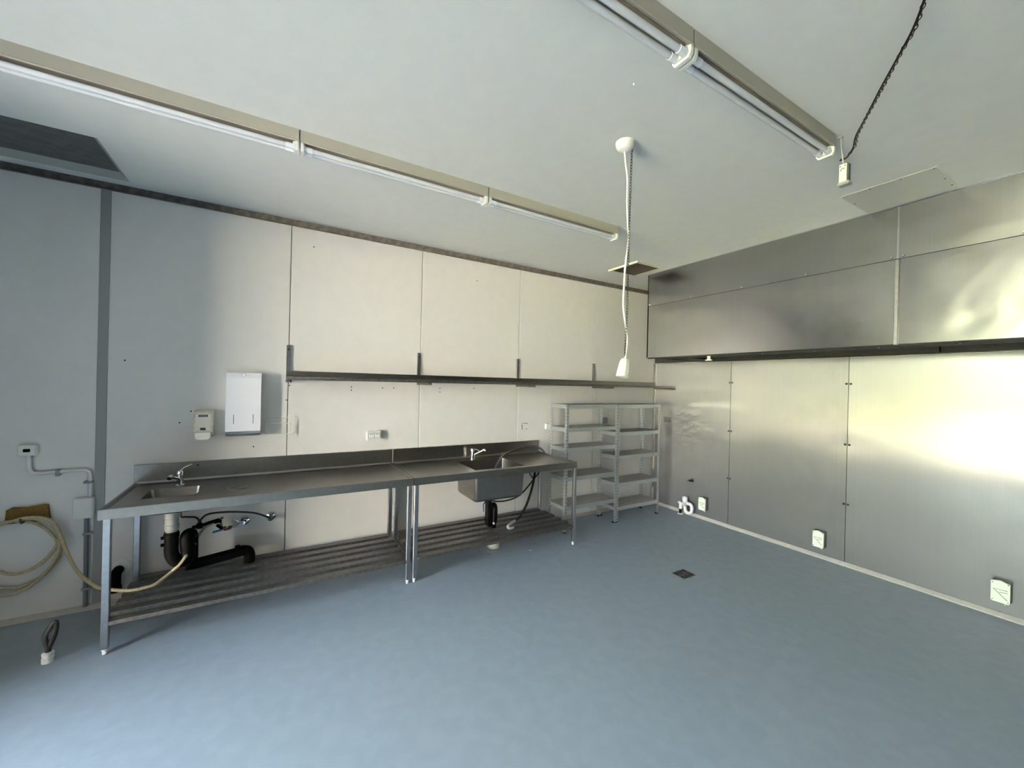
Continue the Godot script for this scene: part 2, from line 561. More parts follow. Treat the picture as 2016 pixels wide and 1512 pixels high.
func build_steel_wall() -> void:
	var wall := base("wall_right")
	var st := nb()
	bx(st, 0.004, 0.25, 0, CEIL + 0.42, -0.25, FRONT + 0.2)
	obj("wall_core", st, M.wall_core, wall)
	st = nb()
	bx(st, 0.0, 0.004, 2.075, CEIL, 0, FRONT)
	obj("upper_lining", st, M.hood_shade, wall)
	var n1 := FastNoiseLite.new()
	n1.seed = 8; n1.frequency = 1.1; n1.fractal_octaves = 2
	var n2 := FastNoiseLite.new()
	n2.seed = 9; n2.frequency = 9.0; n2.fractal_octaves = 2
	var edges := [0.0, 1.174, 2.366, 3.558, 4.75, FRONT]
	var bolts := [1.80, 1.196, 0.606, 0.12]
	for i in 5:
		var z0: float = edges[i] + 0.002
		var z1: float = edges[i + 1] - 0.002
		# the sheets are held by bolts along their upright edges and belly out between them
		var f := func(y: float, z: float) -> float:
			var t := clampf((z - z0) / (z1 - z0), 0.0, 1.0)
			var mid := sin(PI * t)
			var edge := 1.0 - mid
			var v := 0.0035 * mid * (1.0 + 0.5 * sin(y * 5.0 + i * 1.7)) + 0.003 * n1.get_noise_2d(z * 0.35 + i * 7.0, y) * (0.3 + 0.7 * mid)
			for b in bolts:
				v += 0.0016 * edge * edge * (1.0 - exp(-pow((y - b) / 0.09, 2.0)))
			if i == 0:
				# dented by the shelving in the corner
				var w := exp(-pow((z - 0.55) / 0.32, 2.0)) * exp(-pow((y - 1.25) / 0.42, 2.0))
				v += w * (0.0028 * n2.get_noise_2d(z * 0.55, y * 1.1) + 0.0006 * n2.get_noise_2d(z * 2.0 + 9.0, y * 2.6))
			return v
		st = nb()
		sheet(st, 0.0, 0.002, 2.072, z0, z1, 90 if i == 0 else 60, 70 if i == 0 else 44, f)
		var sh := raw("steel_sheet", st, M.sheet, wall)
		if i < 4:
			for b in bolts.slice(0, 3):
				for s in [-1.0, 1.0]:
					var zz: float = edges[i + 1] + s * 0.017
					st = nb()
					lathe(st, [Vector2(0.0, 0.007), Vector2(0.007, 0.007), Vector2(0.0105, 0.004), Vector2(0.011, 0.0)], V(-0.001 - f.call(b, clampf(zz, z0, z1)), b, zz), Vector3.LEFT, 10)
					obj("bolt", st, M.mark, wall)
	st = nb()
	bx(st, -0.012, 0.0, 2.066, 2.076, 0.03, FRONT, 0.001)
	obj("capping", st, M.chrome, wall)
	# tap stub, its stain is the wall's own wear
	var t := thing("wall_tap", "small dark tap stub with a bright spindle on the steel wall above the white trap", "tap", V(0, 0.47, 0.66))
	st = nb()
	lathe(st, [Vector2(0.0, 0.034), Vector2(0.016, 0.034), Vector2(0.024, 0.026), Vector2(0.026, 0.0)], V(-0.006, 0.47, 0.668), Vector3.LEFT, 18)
	obj("flange", st, M.steel_dark, t)
	st = nb()
	cyl(st, V(-0.036, 0.47, 0.668), V(-0.055, 0.47, 0.655), 0.011)
	cyl(st, V(-0.050, 0.47, 0.66), V(-0.050, 0.475, 0.712), 0.007, 8)
	obj("valve_body", st, M.black, t)
	st = nb()
	cyl(st, V(-0.05, 0.468, 0.655), V(-0.05, 0.466, 0.622), 0.0075, 10)
	obj("spindle", st, M.chrome, t)

func build_hood() -> void:
	var t := thing("exhaust_hood", "long stainless kitchen exhaust hood running along the steel wall under the ceiling", "exhaust hood", V(-0.45, 2.09, 2.5))
	var X := -0.87
	var Z0 := 0.6
	var Z1 := FRONT - 0.02
	var n1 := FastNoiseLite.new()
	n1.seed = 18; n1.frequency = 1.3; n1.fractal_octaves = 2
	var segs := [[Z0, 2.942, 0], [2.966, Z1, 1]]
	for s in segs:
		var sz0: float = s[0]
		var sz1: float = s[1]
		var f := func(y: float, z: float) -> float:
			var ed := clampf(minf(minf(z - sz0, sz1 - z) / 0.25, minf(y - 2.09, 2.73 - y) / 0.12), 0.0, 1.0)
			return (0.0045 * n1.get_noise_2d(z * 0.8 + s[2] * 9.0, y * 0.9) + 0.002 + 0.0012 * n1.get_noise_2d(z * 3.0, y * 2.2)) * ed
		var st := nb()
		sheet(st, X, 2.09, 2.732, sz0, sz1, 40, 110, f, 0.01)
		raw("front_panel", st, M.hood, t)
		var g := func(y: float, z: float) -> float:
			var ed := clampf(minf(minf(z - sz0, sz1 - z) / 0.2, minf(y - 2.735, 3.135 - y) / 0.1), 0.0, 1.0)
			return 0.003 + (0.003 * n1.get_noise_2d(z * 0.7 + 31.0 + s[2] * 5.0, y) + 0.001) * ed
		st = nb()
		sheet(st, X, 2.735, 3.132, sz0, (2.952 if s[2] == 0 else sz1), 24, 90, g, 0.006) if s[2] == 0 else sheet(st, X, 2.735, 3.132, 2.955, sz1, 24, 90, g, 0.006)
		raw("closure_panel", st, M.hood, t)
	var st := nb()
	bx(st, X - 0.012, X + 0.01, 2.085, 2.73, 2.943, 2.965, 0.002)
	obj("joint_channel", st, M.leg, t)
	st = nb()
	bx(st, X - 0.006, X + 0.02, 3.128, 3.139, Z0, Z1, 0.002)
	bx(st, X - 0.005, X - 0.001, 2.736, 3.132, 2.948, 2.959, 0.001)
	obj("top_angle", st, M.chrome, t)
	st = nb()
	bx(st, X, -0.015, 2.09, 3.132, Z0 - 0.004, Z0, 0.0)
	bx(st, X - 0.005, X + 0.001, 2.09, 3.132, Z0 - 0.006, Z0 + 0.004, 0.001)
	obj("end_panel", st, M.hood, t)
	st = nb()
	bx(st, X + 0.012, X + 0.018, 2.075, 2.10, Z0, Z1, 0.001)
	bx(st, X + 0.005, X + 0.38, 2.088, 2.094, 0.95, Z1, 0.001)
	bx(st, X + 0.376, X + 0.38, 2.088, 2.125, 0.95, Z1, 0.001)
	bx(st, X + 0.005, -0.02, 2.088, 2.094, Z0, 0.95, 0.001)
	obj("gutter", st, M.hood_shade, t)
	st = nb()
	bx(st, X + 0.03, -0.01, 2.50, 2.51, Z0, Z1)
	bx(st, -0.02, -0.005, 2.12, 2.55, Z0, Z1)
	obj("canopy_lining", st, M.hood_shade, t)
	for k in 8:
		st = nb()
		var fz := 1.0 + k * 0.6
		prism(st, PackedVector2Array([Vector2(-0.5, 2.12), Vector2(-0.48, 2.11), Vector2(-0.1, 2.46), Vector2(-0.12, 2.48)]), V(0, 0, fz), Vector3.RIGHT, Vector3.UP, V(0, 0, 0.58))
		obj("grease_filter", st, M.steel_dark, t)
	for z in [0.625, 1.2, 1.775, 2.344, 2.917, 2.985, 3.55]:
		st = nb()
		lathe(st, [Vector2(0.0, 0.005), Vector2(0.005, 0.005), Vector2(0.008, 0.003), Vector2(0.009, 0.0)], V(X - 0.004, 2.752, z), Vector3.LEFT, 10)
		obj("bolt", st, M.chrome, t)
	for z in [1.9, 2.35, 2.8, 3.25]:
		st = nb()
		lathe(st, [Vector2(0.0, 0.006), Vector2(0.006, 0.006), Vector2(0.01, 0.0)], V(X + 0.18, 2.088, z), Vector3.DOWN, 10)
		obj("drain_plug", st, M.chrome, t)
	st = nb()
	bx(st, -0.70, -0.685, 2.035, 2.05, 1.28, 1.36, 0.002)
	bx(st, -0.696, -0.69, 2.05, 2.09, 1.30, 1.34, 0.001)
	obj("tag_plate", st, M.white, t)
	st = nb()
	tube(st, curve([V(-0.012, 2.16, 3.0), V(-0.03, 2.12, 3.0), V(-0.03, 2.09, 3.0), V(-0.015, 2.08, 3.0)], 4), 0.006, 8)
	obj("hook", st, M.black, t)

# ---------------------------------------------------------------- benches
func bowl(st: SurfaceTool, x0: float, x1: float, z0: float, z1: float, top: float, bot: float, r := 0.03, th := 0.004, taper := 0.01) -> void:
	# rounded-rectangle rings: outside wall going down, then the inside
	var ring := func(ins: float, y: float, rr: float) -> Array:
		var out := []
		for c in [[x1, z1, 0.0], [x0, z1, 0.5], [x0, z0, 1.0], [x1, z0, 1.5]]:
			var sx := -1.0 if c[0] == x1 else 1.0
			var sz := -1.0 if c[1] == z1 else 1.0
			for k in 5:
				var a: float = PI * (c[2] + 0.5 * k / 4.0)
				out.append(V(c[0] + sx * (ins + rr) + cos(a) * rr, y, c[1] + sz * (ins + rr) + sin(a) * rr))
		return out
	var mid := V((x0 + x1) * 0.5, (top + bot) * 0.5, (z0 + z1) * 0.5)
	var outer := [ring.call(-th, top, r + th), ring.call(taper - th, bot + r, r + th), ring.call(taper + 0.3 * r, bot + 0.2 * r, r), ring.call(taper + r, bot, r * 0.8)]
	var inner := [ring.call(0.0, top, r), ring.call(taper, bot + r + th, r), ring.call(taper + 0.3 * r + th, bot + 0.2 * r + th, r * 0.9), ring.call(taper + r + th, bot + th, r * 0.7)]
	for pair in [[outer, true], [inner, false]]:
		var g: Array = pair[0]
		for i in g.size() - 1:
			var n: int = g[i].size()
			for k in n:
				var l := (k + 1) % n
				var m2: Vector3 = (g[i][k] + g[i + 1][l]) * 0.5
				var from: Vector3 = mid if pair[1] else m2 * 2.0 - mid
				quad(st, g[i][k], g[i][l], g[i + 1][l], g[i + 1][k], from, 1)
		var last: Array = g[g.size() - 1]
		var cen := V(mid.x, last[0].y, mid.z)
		for k in last.size():
			tri(st, cen, last[k], last[(k + 1) % last.size()], V(mid.x, last[0].y + (1.0 if pair[1] else -1.0), mid.z), 1)

func sq_leg(x: float, z: float, y0: float, y1: float, w: float, parent: Node3D) -> void:
	var st := nb()
	bx(st, x - w / 2, x + w / 2, y0 + 0.035, y1, z - w / 2, z + w / 2, 0.003)
	var leg := obj("leg", st, M.leg, parent)
	st = nb()
	lathe(st, [Vector2(0, y0), Vector2(0.010, y0), Vector2(0.013, y0 + 0.005), Vector2(0.011, y0 + 0.02), Vector2(0.015, y0 + 0.024), Vector2(0.015, y0 + 0.036), Vector2(0, y0 + 0.036)], V(x, 0, z), Vector3.UP, 14)
	obj("foot", st, M.white_gloss, leg)

func tap(parent: Node3D, at: Vector3, spout: Vector3, lever: Vector3) -> void:
	var st := nb()
	lathe(st, [Vector2(0.027, 0), Vector2(0.027, 0.006), Vector2(0.022, 0.010), Vector2(0.021, 0.085), Vector2(0.023, 0.09), Vector2(0.022, 0.108), Vector2(0.014, 0.116), Vector2(0, 0.118)], at, Vector3.UP, 20)
	var b := obj("mixer_tap", st, M.chrome, parent)
	st = nb()
	tube(st, curve([at + V(0, 0.035, 0), at + V(0, 0.035, 0) + spout * 0.35, at + V(0, 0.02, 0) + spout * 0.9], 5), 0.0105, 12)
	obj("spout", st, M.chrome, b)
	st = nb()
	cyl(st, at + V(0, 0.028, 0) + spout * 0.86, at + V(0, 0.004, 0) + spout * 1.02, 0.0145, 14)
	obj("spout_tip", st, M.chrome, b)
	st = nb()
	tube(st, curve([at + V(0, 0.112, 0), at + V(0, 0.118, 0) + lever * 0.4, at + V(0, 0.112, 0) + lever], 5), 0.0065, 8)
	obj("lever", st, M.chrome, b)

func bench(t: Node3D, xl: float, xr: float, b: Array, bot: float, slat_y: float, lxs: Array, left_return: bool) -> void:
	var top := 0.886
	var st := nb()
	# work surface as four strips round the bowl opening
	bx(st, xl + 0.02, xr - 0.02, top - 0.004, top, 0.012, b[2])
	bx(st, xl + 0.02, xr - 0.02, top - 0.004, top, b[3], 0.722)
	bx(st, xl + 0.02, b[0], top - 0.004, top, b[2], b[3])
	bx(st, b[1], xr - 0.02, top - 0.004, top, b[2], b[3])
	var wt := obj("worktop", st, M.bench, t)
	st = nb()
	var lip := PackedVector2Array([Vector2(0.744, 0.836), Vector2(0.744, 0.897), Vector2(0.741, 0.9), Vector2(0.728, 0.9), Vector2(0.708, 0.8862), Vector2(0.708, 0.882), Vector2(0.735, 0.882), Vector2(0.738, 0.836)])
	prism(st, lip, V(xl, 0, 0), Vector3.BACK, Vector3.UP, V(xr - xl, 0, 0))
	obj("front_edge", st, M.bench, t)
	for s in [[xl, 1.0], [xr, -1.0]]:
		st = nb()
		var sp := PackedVector2Array([Vector2(0, 0.836), Vector2(0, 0.897), Vector2(0.003, 0.9), Vector2(0.016, 0.9), Vector2(0.034, 0.8864), Vector2(0.034, 0.882), Vector2(0.006, 0.882), Vector2(0.006, 0.836)])
		prism(st, sp, V(s[0], 0, 0.012), V(s[1], 0, 0), Vector3.UP, V(0, 0, 0.726))
		obj("side_edge", st, M.bench, t)
	st = nb()
	bx(st, xl, xr, 0.84, 1.0355, 0.004, 0.014, 0.002)
	prism(st, PackedVector2Array([Vector2(0.014, 0.886), Vector2(0.034, 0.886), Vector2(0.022, 0.892), Vector2(0.014, 0.906)]), V(xl, 0, 0), Vector3.BACK, Vector3.UP, V(xr - xl, 0, 0))
	bx(st, xl, xr, 1.030, 1.0365, 0.004, 0.026, 0.001)
	obj("splashback", st, M.bench, t)
	st = nb()
	bowl(st, b[0], b[1], b[2], b[3], top, bot, 0.03 if bot < 0.7 else 0.035)
	var bw := obj("sink_bowl", st, M.bench, t)
	st = nb()
	lathe(st, [Vector2(0, 0.0), Vector2(0.03, 0.0), Vector2(0.042, 0.004), Vector2(0.046, 0.001)], V((b[0] + b[1]) / 2, bot + 0.005, (b[2] + b[3]) / 2), Vector3.UP, 20)
	obj("waste_grate", st, M.chrome, bw)
	for x in lxs:
		sq_leg(x, 0.712, 0.0, 0.882, 0.037, t)
		sq_leg(x, 0.066, 0.0, 0.882, 0.037, t)
		st = nb()
		bx(st, x - 0.013, x + 0.013, slat_y - 0.04, slat_y - 0.002, 0.085, 0.694, 0.002)
		var rail := obj("end_rail", st, M.steel_dark, t)
		for k in 6:
			st = nb()
			var zz := (0.118 if k == 0 else (0.66 if k == 5 else 0.078 + k * 0.125))
			var sx := 0.016 if x < (xl + xr) * 0.5 else -0.016
			cyl(st, V(x + sx, slat_y - 0.002, zz), V(x + sx, slat_y - 0.034, zz), 0.006, 8)
			obj("bolt", st, M.off_white, rail)
	for k in 6:
		var z := 0.078 + k * 0.125
		var ins := 0.019 if k in [0, 5] else -0.012
		st = nb()
		bx(st, lxs[0] + ins, lxs[1] - ins, slat_y, slat_y + 0.026, z - 0.036, z + 0.036, 0.003)
		obj("slat", st, M.slat, t)
	# braces under the top
	for x in lxs:
		st = nb()
		bx(st, x - 0.015, x + 0.015, 0.850, 0.881, 0.085, 0.694, 0.001)
		obj("top_brace", st, M.steel_dark, t)

func build_benches() -> void:
	var t := thing("sink_bench", "long stainless steel bench with small hand basin and slatted undershelf, by the coiled hose", "sink bench", V(-4.84, 0, 0.37), "")
	bench(t, -5.8096, -3.872, [-5.665, -5.365, 0.235, 0.505], 0.755, 0.18, [-5.772, -3.897], true)
	var st := nb()
	for r in [0.045, 0.062]:
		var c := []
		for k in 24:
			c.append(V(-5.128 + cos(TAU * k / 24) * r * 1.12, 0.8868, 0.435 + sin(TAU * k / 24) * r))
		tube(st, c, 0.0012, 5, false, true)
	obj("ring_stain", st, M.steel_dark, t)
	st = nb()
	lathe(st, [Vector2(0, 0.001), Vector2(0.007, 0.001), Vector2(0.007, 0.0)], V(-5.425, 1.006, 0.0145), Vector3.BACK, 10)
	obj("splash_hole", st, M.mark, t)
	tap(t, V(-5.512, 0.886, 0.165), V(-0.035, 0.085, 0.17), V(0.06, 0.035, -0.05))
	t = thing("sink_bench", "shorter stainless steel bench with deep square sink, standing left of the galvanised shelves", "sink bench", V(-2.98, 0, 0.37), "")
	bench(t, -3.866, -2.0889, [-3.235, -2.675, 0.165, 0.625], 0.565, 0.19, [-3.838, -2.093], false)
	tap(t, V(-3.02, 0.886, 0.10), V(0.10, 0.10, 0.10), V(0.055, -0.02, 0.035))

# ---------------------------------------------------------------- pipes and hoses
func build_plumbing() -> void:
	var st: SurfaceTool
	# trap under the hand basin
	var t := thing("waste_trap", "black waste pipe with white coupling under the small hand basin", "drain pipe", V(-5.5, 0.3, 0.33))
	st = nb()
	lathe(st, [Vector2(0.03, 0.758), Vector2(0.046, 0.745), Vector2(0.046, 0.70), Vector2(0.040, 0.695), Vector2(0.040, 0.655), Vector2(0.044, 0.65), Vector2(0.044, 0.62), Vector2(0.036, 0.615), Vector2(0.036, 0.585), Vector2(0.0, 0.585)], V(-5.522, 0, 0.365), Vector3.UP, 20)
	obj("coupling", st, M.pvc_grey, t)
	st = nb()
	tube(st, curve([V(-5.522, 0.60, 0.365), V(-5.522, 0.52, 0.365), V(-5.520, 0.44, 0.365), V(-5.495, 0.385, 0.365), V(-5.455, 0.37, 0.36), V(-5.43, 0.40, 0.35), V(-5.432, 0.46, 0.345)], 6), 0.042, 16)
	obj("trap_bend", st, M.black, t)
	st = nb()
	tube(st, curve([V(-5.432, 0.45, 0.345), V(-5.435, 0.53, 0.345), V(-5.43, 0.545, 0.32), V(-5.425, 0.52, 0.28), V(-5.425, 0.40, 0.26), V(-5.425, 0.30, 0.26)], 6), 0.046, 16)
	obj("riser", st, M.black, t)
	st = nb()
	for y in [0.565, 0.515]:
		cyl(st, V(-5.50, y, 0.365), V(-5.580, y - 0.004, 0.372), 0.012, 10)
	lathe(st, [Vector2(0.042, 0.555), Vector2(0.046, 0.56), Vector2(0.046, 0.585), Vector2(0.042, 0.59)], V(-5.522, 0, 0.365), Vector3.UP, 20)
	obj("clamp_nut", st, M.black, t)
	st = nb()
	tube(st, curve([V(-5.45, 0.30, 0.26), V(-5.40, 0.295, 0.25), V(-5.25, 0.300, 0.21), V(-5.12, 0.306, 0.18)], 5), 0.039, 16)
	obj("run_pipe", st, M.black, t)
	st = nb()
	tube(st, curve([V(-5.14, 0.306, 0.185), V(-5.09, 0.308, 0.172), V(-5.066, 0.295, 0.168), V(-5.055, 0.26, 0.168), V(-5.055, 0.208, 0.168)], 6), 0.041, 16)
	cyl(st, V(-5.135, 0.345, 0.19), V(-5.135, 0.362, 0.19), 0.02, 10)
	cyl(st, V(-5.10, 0.345, 0.19), V(-5.10, 0.356, 0.19), 0.012, 10)
	obj("outlet_elbow", st, M.black, t)
	st = nb()
	tube(st, curve([V(-5.425, 0.56, 0.2), V(-5.38, 0.556, 0.17), V(-5.33, 0.56, 0.13), V(-5.27, 0.566, 0.10)], 4), 0.013, 10)
	obj("branch_pipe", st, M.black, t)
	# stop valves and the hose connection
	t = thing("stop_valve", "round chrome wall valve at the end of the thin black hose", "valve", V(-4.91, 0.515, 0.0), "wall valves under the hand basin bench")
	st = nb()
	lathe(st, [Vector2(0.0, 0.018), Vector2(0.018, 0.017), Vector2(0.034, 0.008), Vector2(0.038, 0.0)], V(-4.908, 0.515, 0), Vector3.BACK, 22)
	obj("wall_flange", st, M.chrome, t)
	st = nb()
	cyl(st, V(-4.908, 0.515, 0.014), V(-4.908, 0.515, 0.07), 0.013, 12)
	lathe(st, [Vector2(0, 0), Vector2(0.022, 0), Vector2(0.024, 0.012), Vector2(0.012, 0.02), Vector2(0, 0.02)], V(-4.912, 0.517, 0.07), Vector3.BACK, 8)
	obj("valve_handle", st, M.steel_dark, t)
	t = thing("stop_valve", "round chrome wall valve feeding the cross pipes and the cream hose", "valve", V(-5.1, 0.5, 0.0), "wall valves under the hand basin bench")
	st = nb()
	lathe(st, [Vector2(0.0, 0.018), Vector2(0.018, 0.017), Vector2(0.032, 0.008), Vector2(0.036, 0.0)], V(-5.098, 0.502, 0), Vector3.BACK, 22)
	obj("wall_flange", st, M.chrome, t)
	st = nb()
	cyl(st, V(-5.098, 0.502, 0.014), V(-5.105, 0.505, 0.07), 0.013, 12)
	tube(st, curve([V(-5.105, 0.505, 0.066), V(-5.14, 0.512, 0.068), V(-5.15, 0.535, 0.066), V(-5.165, 0.538, 0.062)], 4), 0.008, 8)
	tube(st, curve([V(-5.115, 0.505, 0.066), V(-5.145, 0.485, 0.066), V(-5.185, 0.482, 0.066), V(-5.235, 0.482, 0.066)], 4), 0.008, 8)
	obj("cross_pipe", st, M.chrome, t)
	st = nb()
	cyl(st, V(-5.185, 0.482, 0.066), V(-5.21, 0.482, 0.067), 0.013, 8)
	cyl(st, V(-5.225, 0.482, 0.067), V(-5.25, 0.48, 0.068), 0.014, 8)
	tube(st, curve([V(-5.25, 0.48, 0.068), V(-5.26, 0.52, 0.068), V(-5.262, 0.56, 0.066), V(-5.245, 0.568, 0.066)], 4), 0.009, 8)
	obj("tee_fitting", st, M.steel_dark, t)
	st = nb()
	box(st, V(-5.282, 0.468, 0.078), V(0.065, 0.016, 0.014), 0.004, Basis(Vector3.BACK, 0.2))
	obj("lever_handle", st, M.blue_handle, t)
	st = nb()
	box(st, V(-5.215, 0.474, 0.085), V(0.05, 0.014, 0.012), 0.004, Basis(Vector3.BACK, 0.15))
	obj("red_handle", st, M.red_handle, t)
	st = nb()
	cyl(st, V(-5.25, 0.48, 0.07), V(-5.285, 0.52, 0.085), 0.012, 10)
	cyl(st, V(-5.262, 0.545, 0.066), V(-5.31, 0.548, 0.10), 0.014, 10)
	obj("hose_tail", st, M.black, t)
	t = thing("supply_hose", "thin black flexible hose curving from the basin tap to the right-hand wall valve", "hose", V(-5.2, 0.6, 0.15))
	st = nb()
	tube(st, curve([V(-5.50, 0.78, 0.16), V(-5.50, 0.66, 0.19), V(-5.47, 0.644, 0.19), V(-5.42, 0.632, 0.18), V(-5.396, 0.61, 0.17), V(-5.388, 0.565, 0.16)], 6), 0.0075, 8)
	tube(st, curve([V(-5.392, 0.56, 0.16), V(-5.380, 0.60, 0.15), V(-5.335, 0.633, 0.145), V(-5.225, 0.632, 0.14), V(-5.09, 0.606, 0.12), V(-5.0, 0.573, 0.10), V(-4.912, 0.517, 0.085)], 6), 0.0075, 8)
	obj("hose_body", st, M.rubber, t)
	st = nb()
	lathe(st, [Vector2(0, 0.53), Vector2(0.022, 0.535), Vector2(0.024, 0.56), Vector2(0.014, 0.58), Vector2(0, 0.58)], V(-5.388, 0, 0.16), Vector3.UP, 10)
	obj("hose_nut", st, M.black, t)

	# trap under the deep sink
	t = thing("waste_trap", "black S-bend waste trap under the deep square sink", "drain pipe", V(-2.96, 0.3, 0.45))
	st = nb()
	lathe(st, [Vector2(0.034, 0.566), Vector2(0.034, 0.545), Vector2(0.026, 0.535), Vector2(0.024, 0.505), Vector2(0, 0.505)], V(-2.985, 0, 0.42), Vector3.UP, 18)
	obj("waste_flange", st, M.chrome, t)
	st = nb()
	lathe(st, [Vector2(0.0, 0.515), Vector2(0.038, 0.515), Vector2(0.038, 0.49), Vector2(0.03, 0.485), Vector2(0.03, 0.34), Vector2(0.036, 0.335), Vector2(0.036, 0.31), Vector2(0.0, 0.31)], V(-2.985, 0, 0.42), Vector3.UP, 18)
	obj("tailpiece", st, M.black, t)
	st = nb()
	tube(st, curve([V(-2.985, 0.33, 0.42), V(-2.983, 0.29, 0.42), V(-2.955, 0.262, 0.42), V(-2.92, 0.27, 0.42), V(-2.908, 0.31, 0.42), V(-2.906, 0.40, 0.42), V(-2.900, 0.435, 0.40), V(-2.895, 0.44, 0.375), V(-2.89, 0.42, 0.355), V(-2.885, 0.30, 0.35), V(-2.88, 0.10, 0.35), V(-2.88, 0.03, 0.35)], 6), 0.030, 16)
	obj("trap_bend", st, M.black, t)
	st = nb()
	cyl(st, V(-2.93, 0.278, 0.447), V(-2.93, 0.278, 0.456), 0.011, 12)
	obj("cleanout_plug", st, M.white_gloss, t)
	st = nb()
	tube(st, curve([V(-2.985, 0.495, 0.43), V(-3.02, 0.497, 0.43), V(-3.043, 0.49, 0.43), V(-3.047, 0.46, 0.43), V(-3.047, 0.41, 0.43)], 4), 0.007, 8)
	obj("drain_lever", st, M.blue, t)
	t = thing("floor_waste", "white plastic floor waste collar beneath the deep sink", "floor waste", V(-2.88, 0, 0.36))
	st = nb()
	lathe(st, [Vector2(0.054, 0.0), Vector2(0.058, 0.004), Vector2(0.066, 0.06), Vector2(0.071, 0.075), Vector2(0.071, 0.086), Vector2(0.066, 0.086), Vector2(0.060, 0.06), Vector2(0.05, 0.02), Vector2(0.0, 0.02)], V(-2.88, 0, 0.365), Vector3.UP, 28)
	obj("collar", st, M.cream, t)
	st = nb()
	lathe(st, [Vector2(0.0585, 0.0), Vector2(0.066, 0.0), Vector2(0.066, 0.008), Vector2(0.0595, 0.012)], V(-2.88, 0, 0.365), Vector3.UP, 28)
	obj("floor_flange", st, M.pvc_grey, t)
	# hoses of the deep sink
	t = thing("drain_hose", "grey hose arching out of the deep sink and over the bench end to the undershelf", "hose", V(-2.5, 0.6, 0.3))
	st = nb()
	tube(st, curve([V(-2.885, 0.756, 0.400), V(-2.885, 0.825, 0.380), V(-2.862, 0.863, 0.360), V(-2.826, 0.903, 0.340), V(-2.769, 0.936, 0.310), V(-2.704, 0.957, 0.280), V(-2.616, 0.974, 0.250), V(-2.526, 0.985, 0.220), V(-2.404, 0.991, 0.180), V(-2.293, 0.989, 0.150), V(-2.208, 0.978, 0.130), V(-2.145, 0.956, 0.115), V(-2.095, 0.927, 0.11), V(-2.065, 0.88, 0.12), V(-2.06, 0.80, 0.13), V(-2.10, 0.735, 0.135), V(-2.18, 0.705, 0.14), V(-2.229, 0.680, 0.150)], 5), 0.0115, 10)
	obj("upper_run", st, M.hose_grey, t)
	st = nb()
	tube(st, curve([V(-2.18, 0.80, 0.11), V(-2.20, 0.74, 0.13), V(-2.229, 0.680, 0.150), V(-2.249, 0.633, 0.170), V(-2.283, 0.572, 0.200), V(-2.324, 0.506, 0.230), V(-2.365, 0.454, 0.260), V(-2.446, 0.373, 0.320), V(-2.514, 0.320, 0.360), V(-2.596, 0.286, 0.420), V(-2.680, 0.268, 0.460)], 5), 0.0135, 10)
	obj("lower_run", st, M.rubber, t)
	st = nb()
	tube(st, curve([V(-2.680, 0.268, 0.460), V(-2.763, 0.258, 0.500), V(-2.80, 0.247, 0.520), V(-2.80, 0.236, 0.535), V(-2.770, 0.231, 0.538), V(-2.742, 0.233, 0.53)], 6), 0.0145, 12)
	var tip := obj("hose_end", st, M.pvc_grey, t)
	st = nb()
	lathe(st, [Vector2(0, 0.0005), Vector2(0.011, 0.0005), Vector2(0.011, 0.0)], V(-2.7415, 0.233, 0.53), V(0.95, 0.07, -0.28).normalized(), 12)
	obj("hose_mouth", st, M.dark_gap, tip)
	t = thing("supply_hose", "thin black water hoses crossing behind the right end of the deep sink", "hose", V(-2.3, 0.6, 0.2))
	st = nb()
	tube(st, curve([V(-2.13, 0.70, 0.12), V(-2.181, 0.662, 0.150), V(-2.269, 0.622, 0.200), V(-2.335, 0.575, 0.220), V(-2.414, 0.519, 0.240), V(-2.50, 0.47, 0.26), V(-2.6, 0.452, 0.29), V(-2.70, 0.443, 0.3), V(-2.80, 0.447, 0.3), V(-2.88, 0.466, 0.3), V(-2.96, 0.50, 0.29)], 5), 0.008, 8)
	obj("long_hose", st, M.rubber, t)
	st = nb()
	tube(st, curve([V(-2.35, 0.80, 0.13), V(-2.306, 0.669, 0.160), V(-2.280, 0.630, 0.170), V(-2.262, 0.591, 0.180)], 4), 0.006, 8)
	obj("short_hose", st, M.rubber, t)

	# white trap at the steel wall
	t = thing("waste_trap", "white plastic S-trap standing at the foot of the steel wall", "drain pipe", V(-0.1, 0.0, 0.65))
	st = nb()
	lathe(st, [Vector2(0.0, 0.225), Vector2(0.027, 0.225), Vector2(0.030, 0.248), Vector2(0.033, 0.248), Vector2(0.034, 0.19), Vector2(0.027, 0.183), Vector2(0.027, 0.175), Vector2(0.0, 0.175)], V(-0.1, 0, 0.630), Vector3.UP, 18)
	obj("inlet_nut", st, M.pvc, t)
	st = nb()
	lathe(st, [Vector2(0.0, 0.18), Vector2(0.027, 0.178), Vector2(0.031, 0.17), Vector2(0.031, 0.132), Vector2(0.027, 0.128), Vector2(0, 0.128)], V(-0.1, 0, 0.634), Vector3.UP, 12, true)
	obj("coupling", st, M.pvc_grey, t)
	st = nb()
	tube(st, curve([V(-0.1, 0.135, 0.635), V(-0.1, 0.105, 0.637), V(-0.1, 0.066, 0.650), V(-0.1, 0.046, 0.690), V(-0.1, 0.072, 0.732), V(-0.1, 0.12, 0.742), V(-0.1, 0.150, 0.736), V(-0.1, 0.168, 0.715), V(-0.1, 0.172, 0.690), V(-0.095, 0.172, 0.668)], 6), 0.0215, 14)
	cyl(st, V(-0.1, 0.105, 0.742), V(-0.1, 0.125, 0.743), 0.026, 14)
	obj("trap_bend", st, M.pvc, t)
	st = nb()
	tube(st, [V(-0.1, 0.150, 0.61), V(-0.1, 0.150, 0.575)], 0.018, 12)
	tube(st, [V(-0.1, 0.158, 0.575), V(-0.1, 0.152, 0.535)], 0.016, 12)
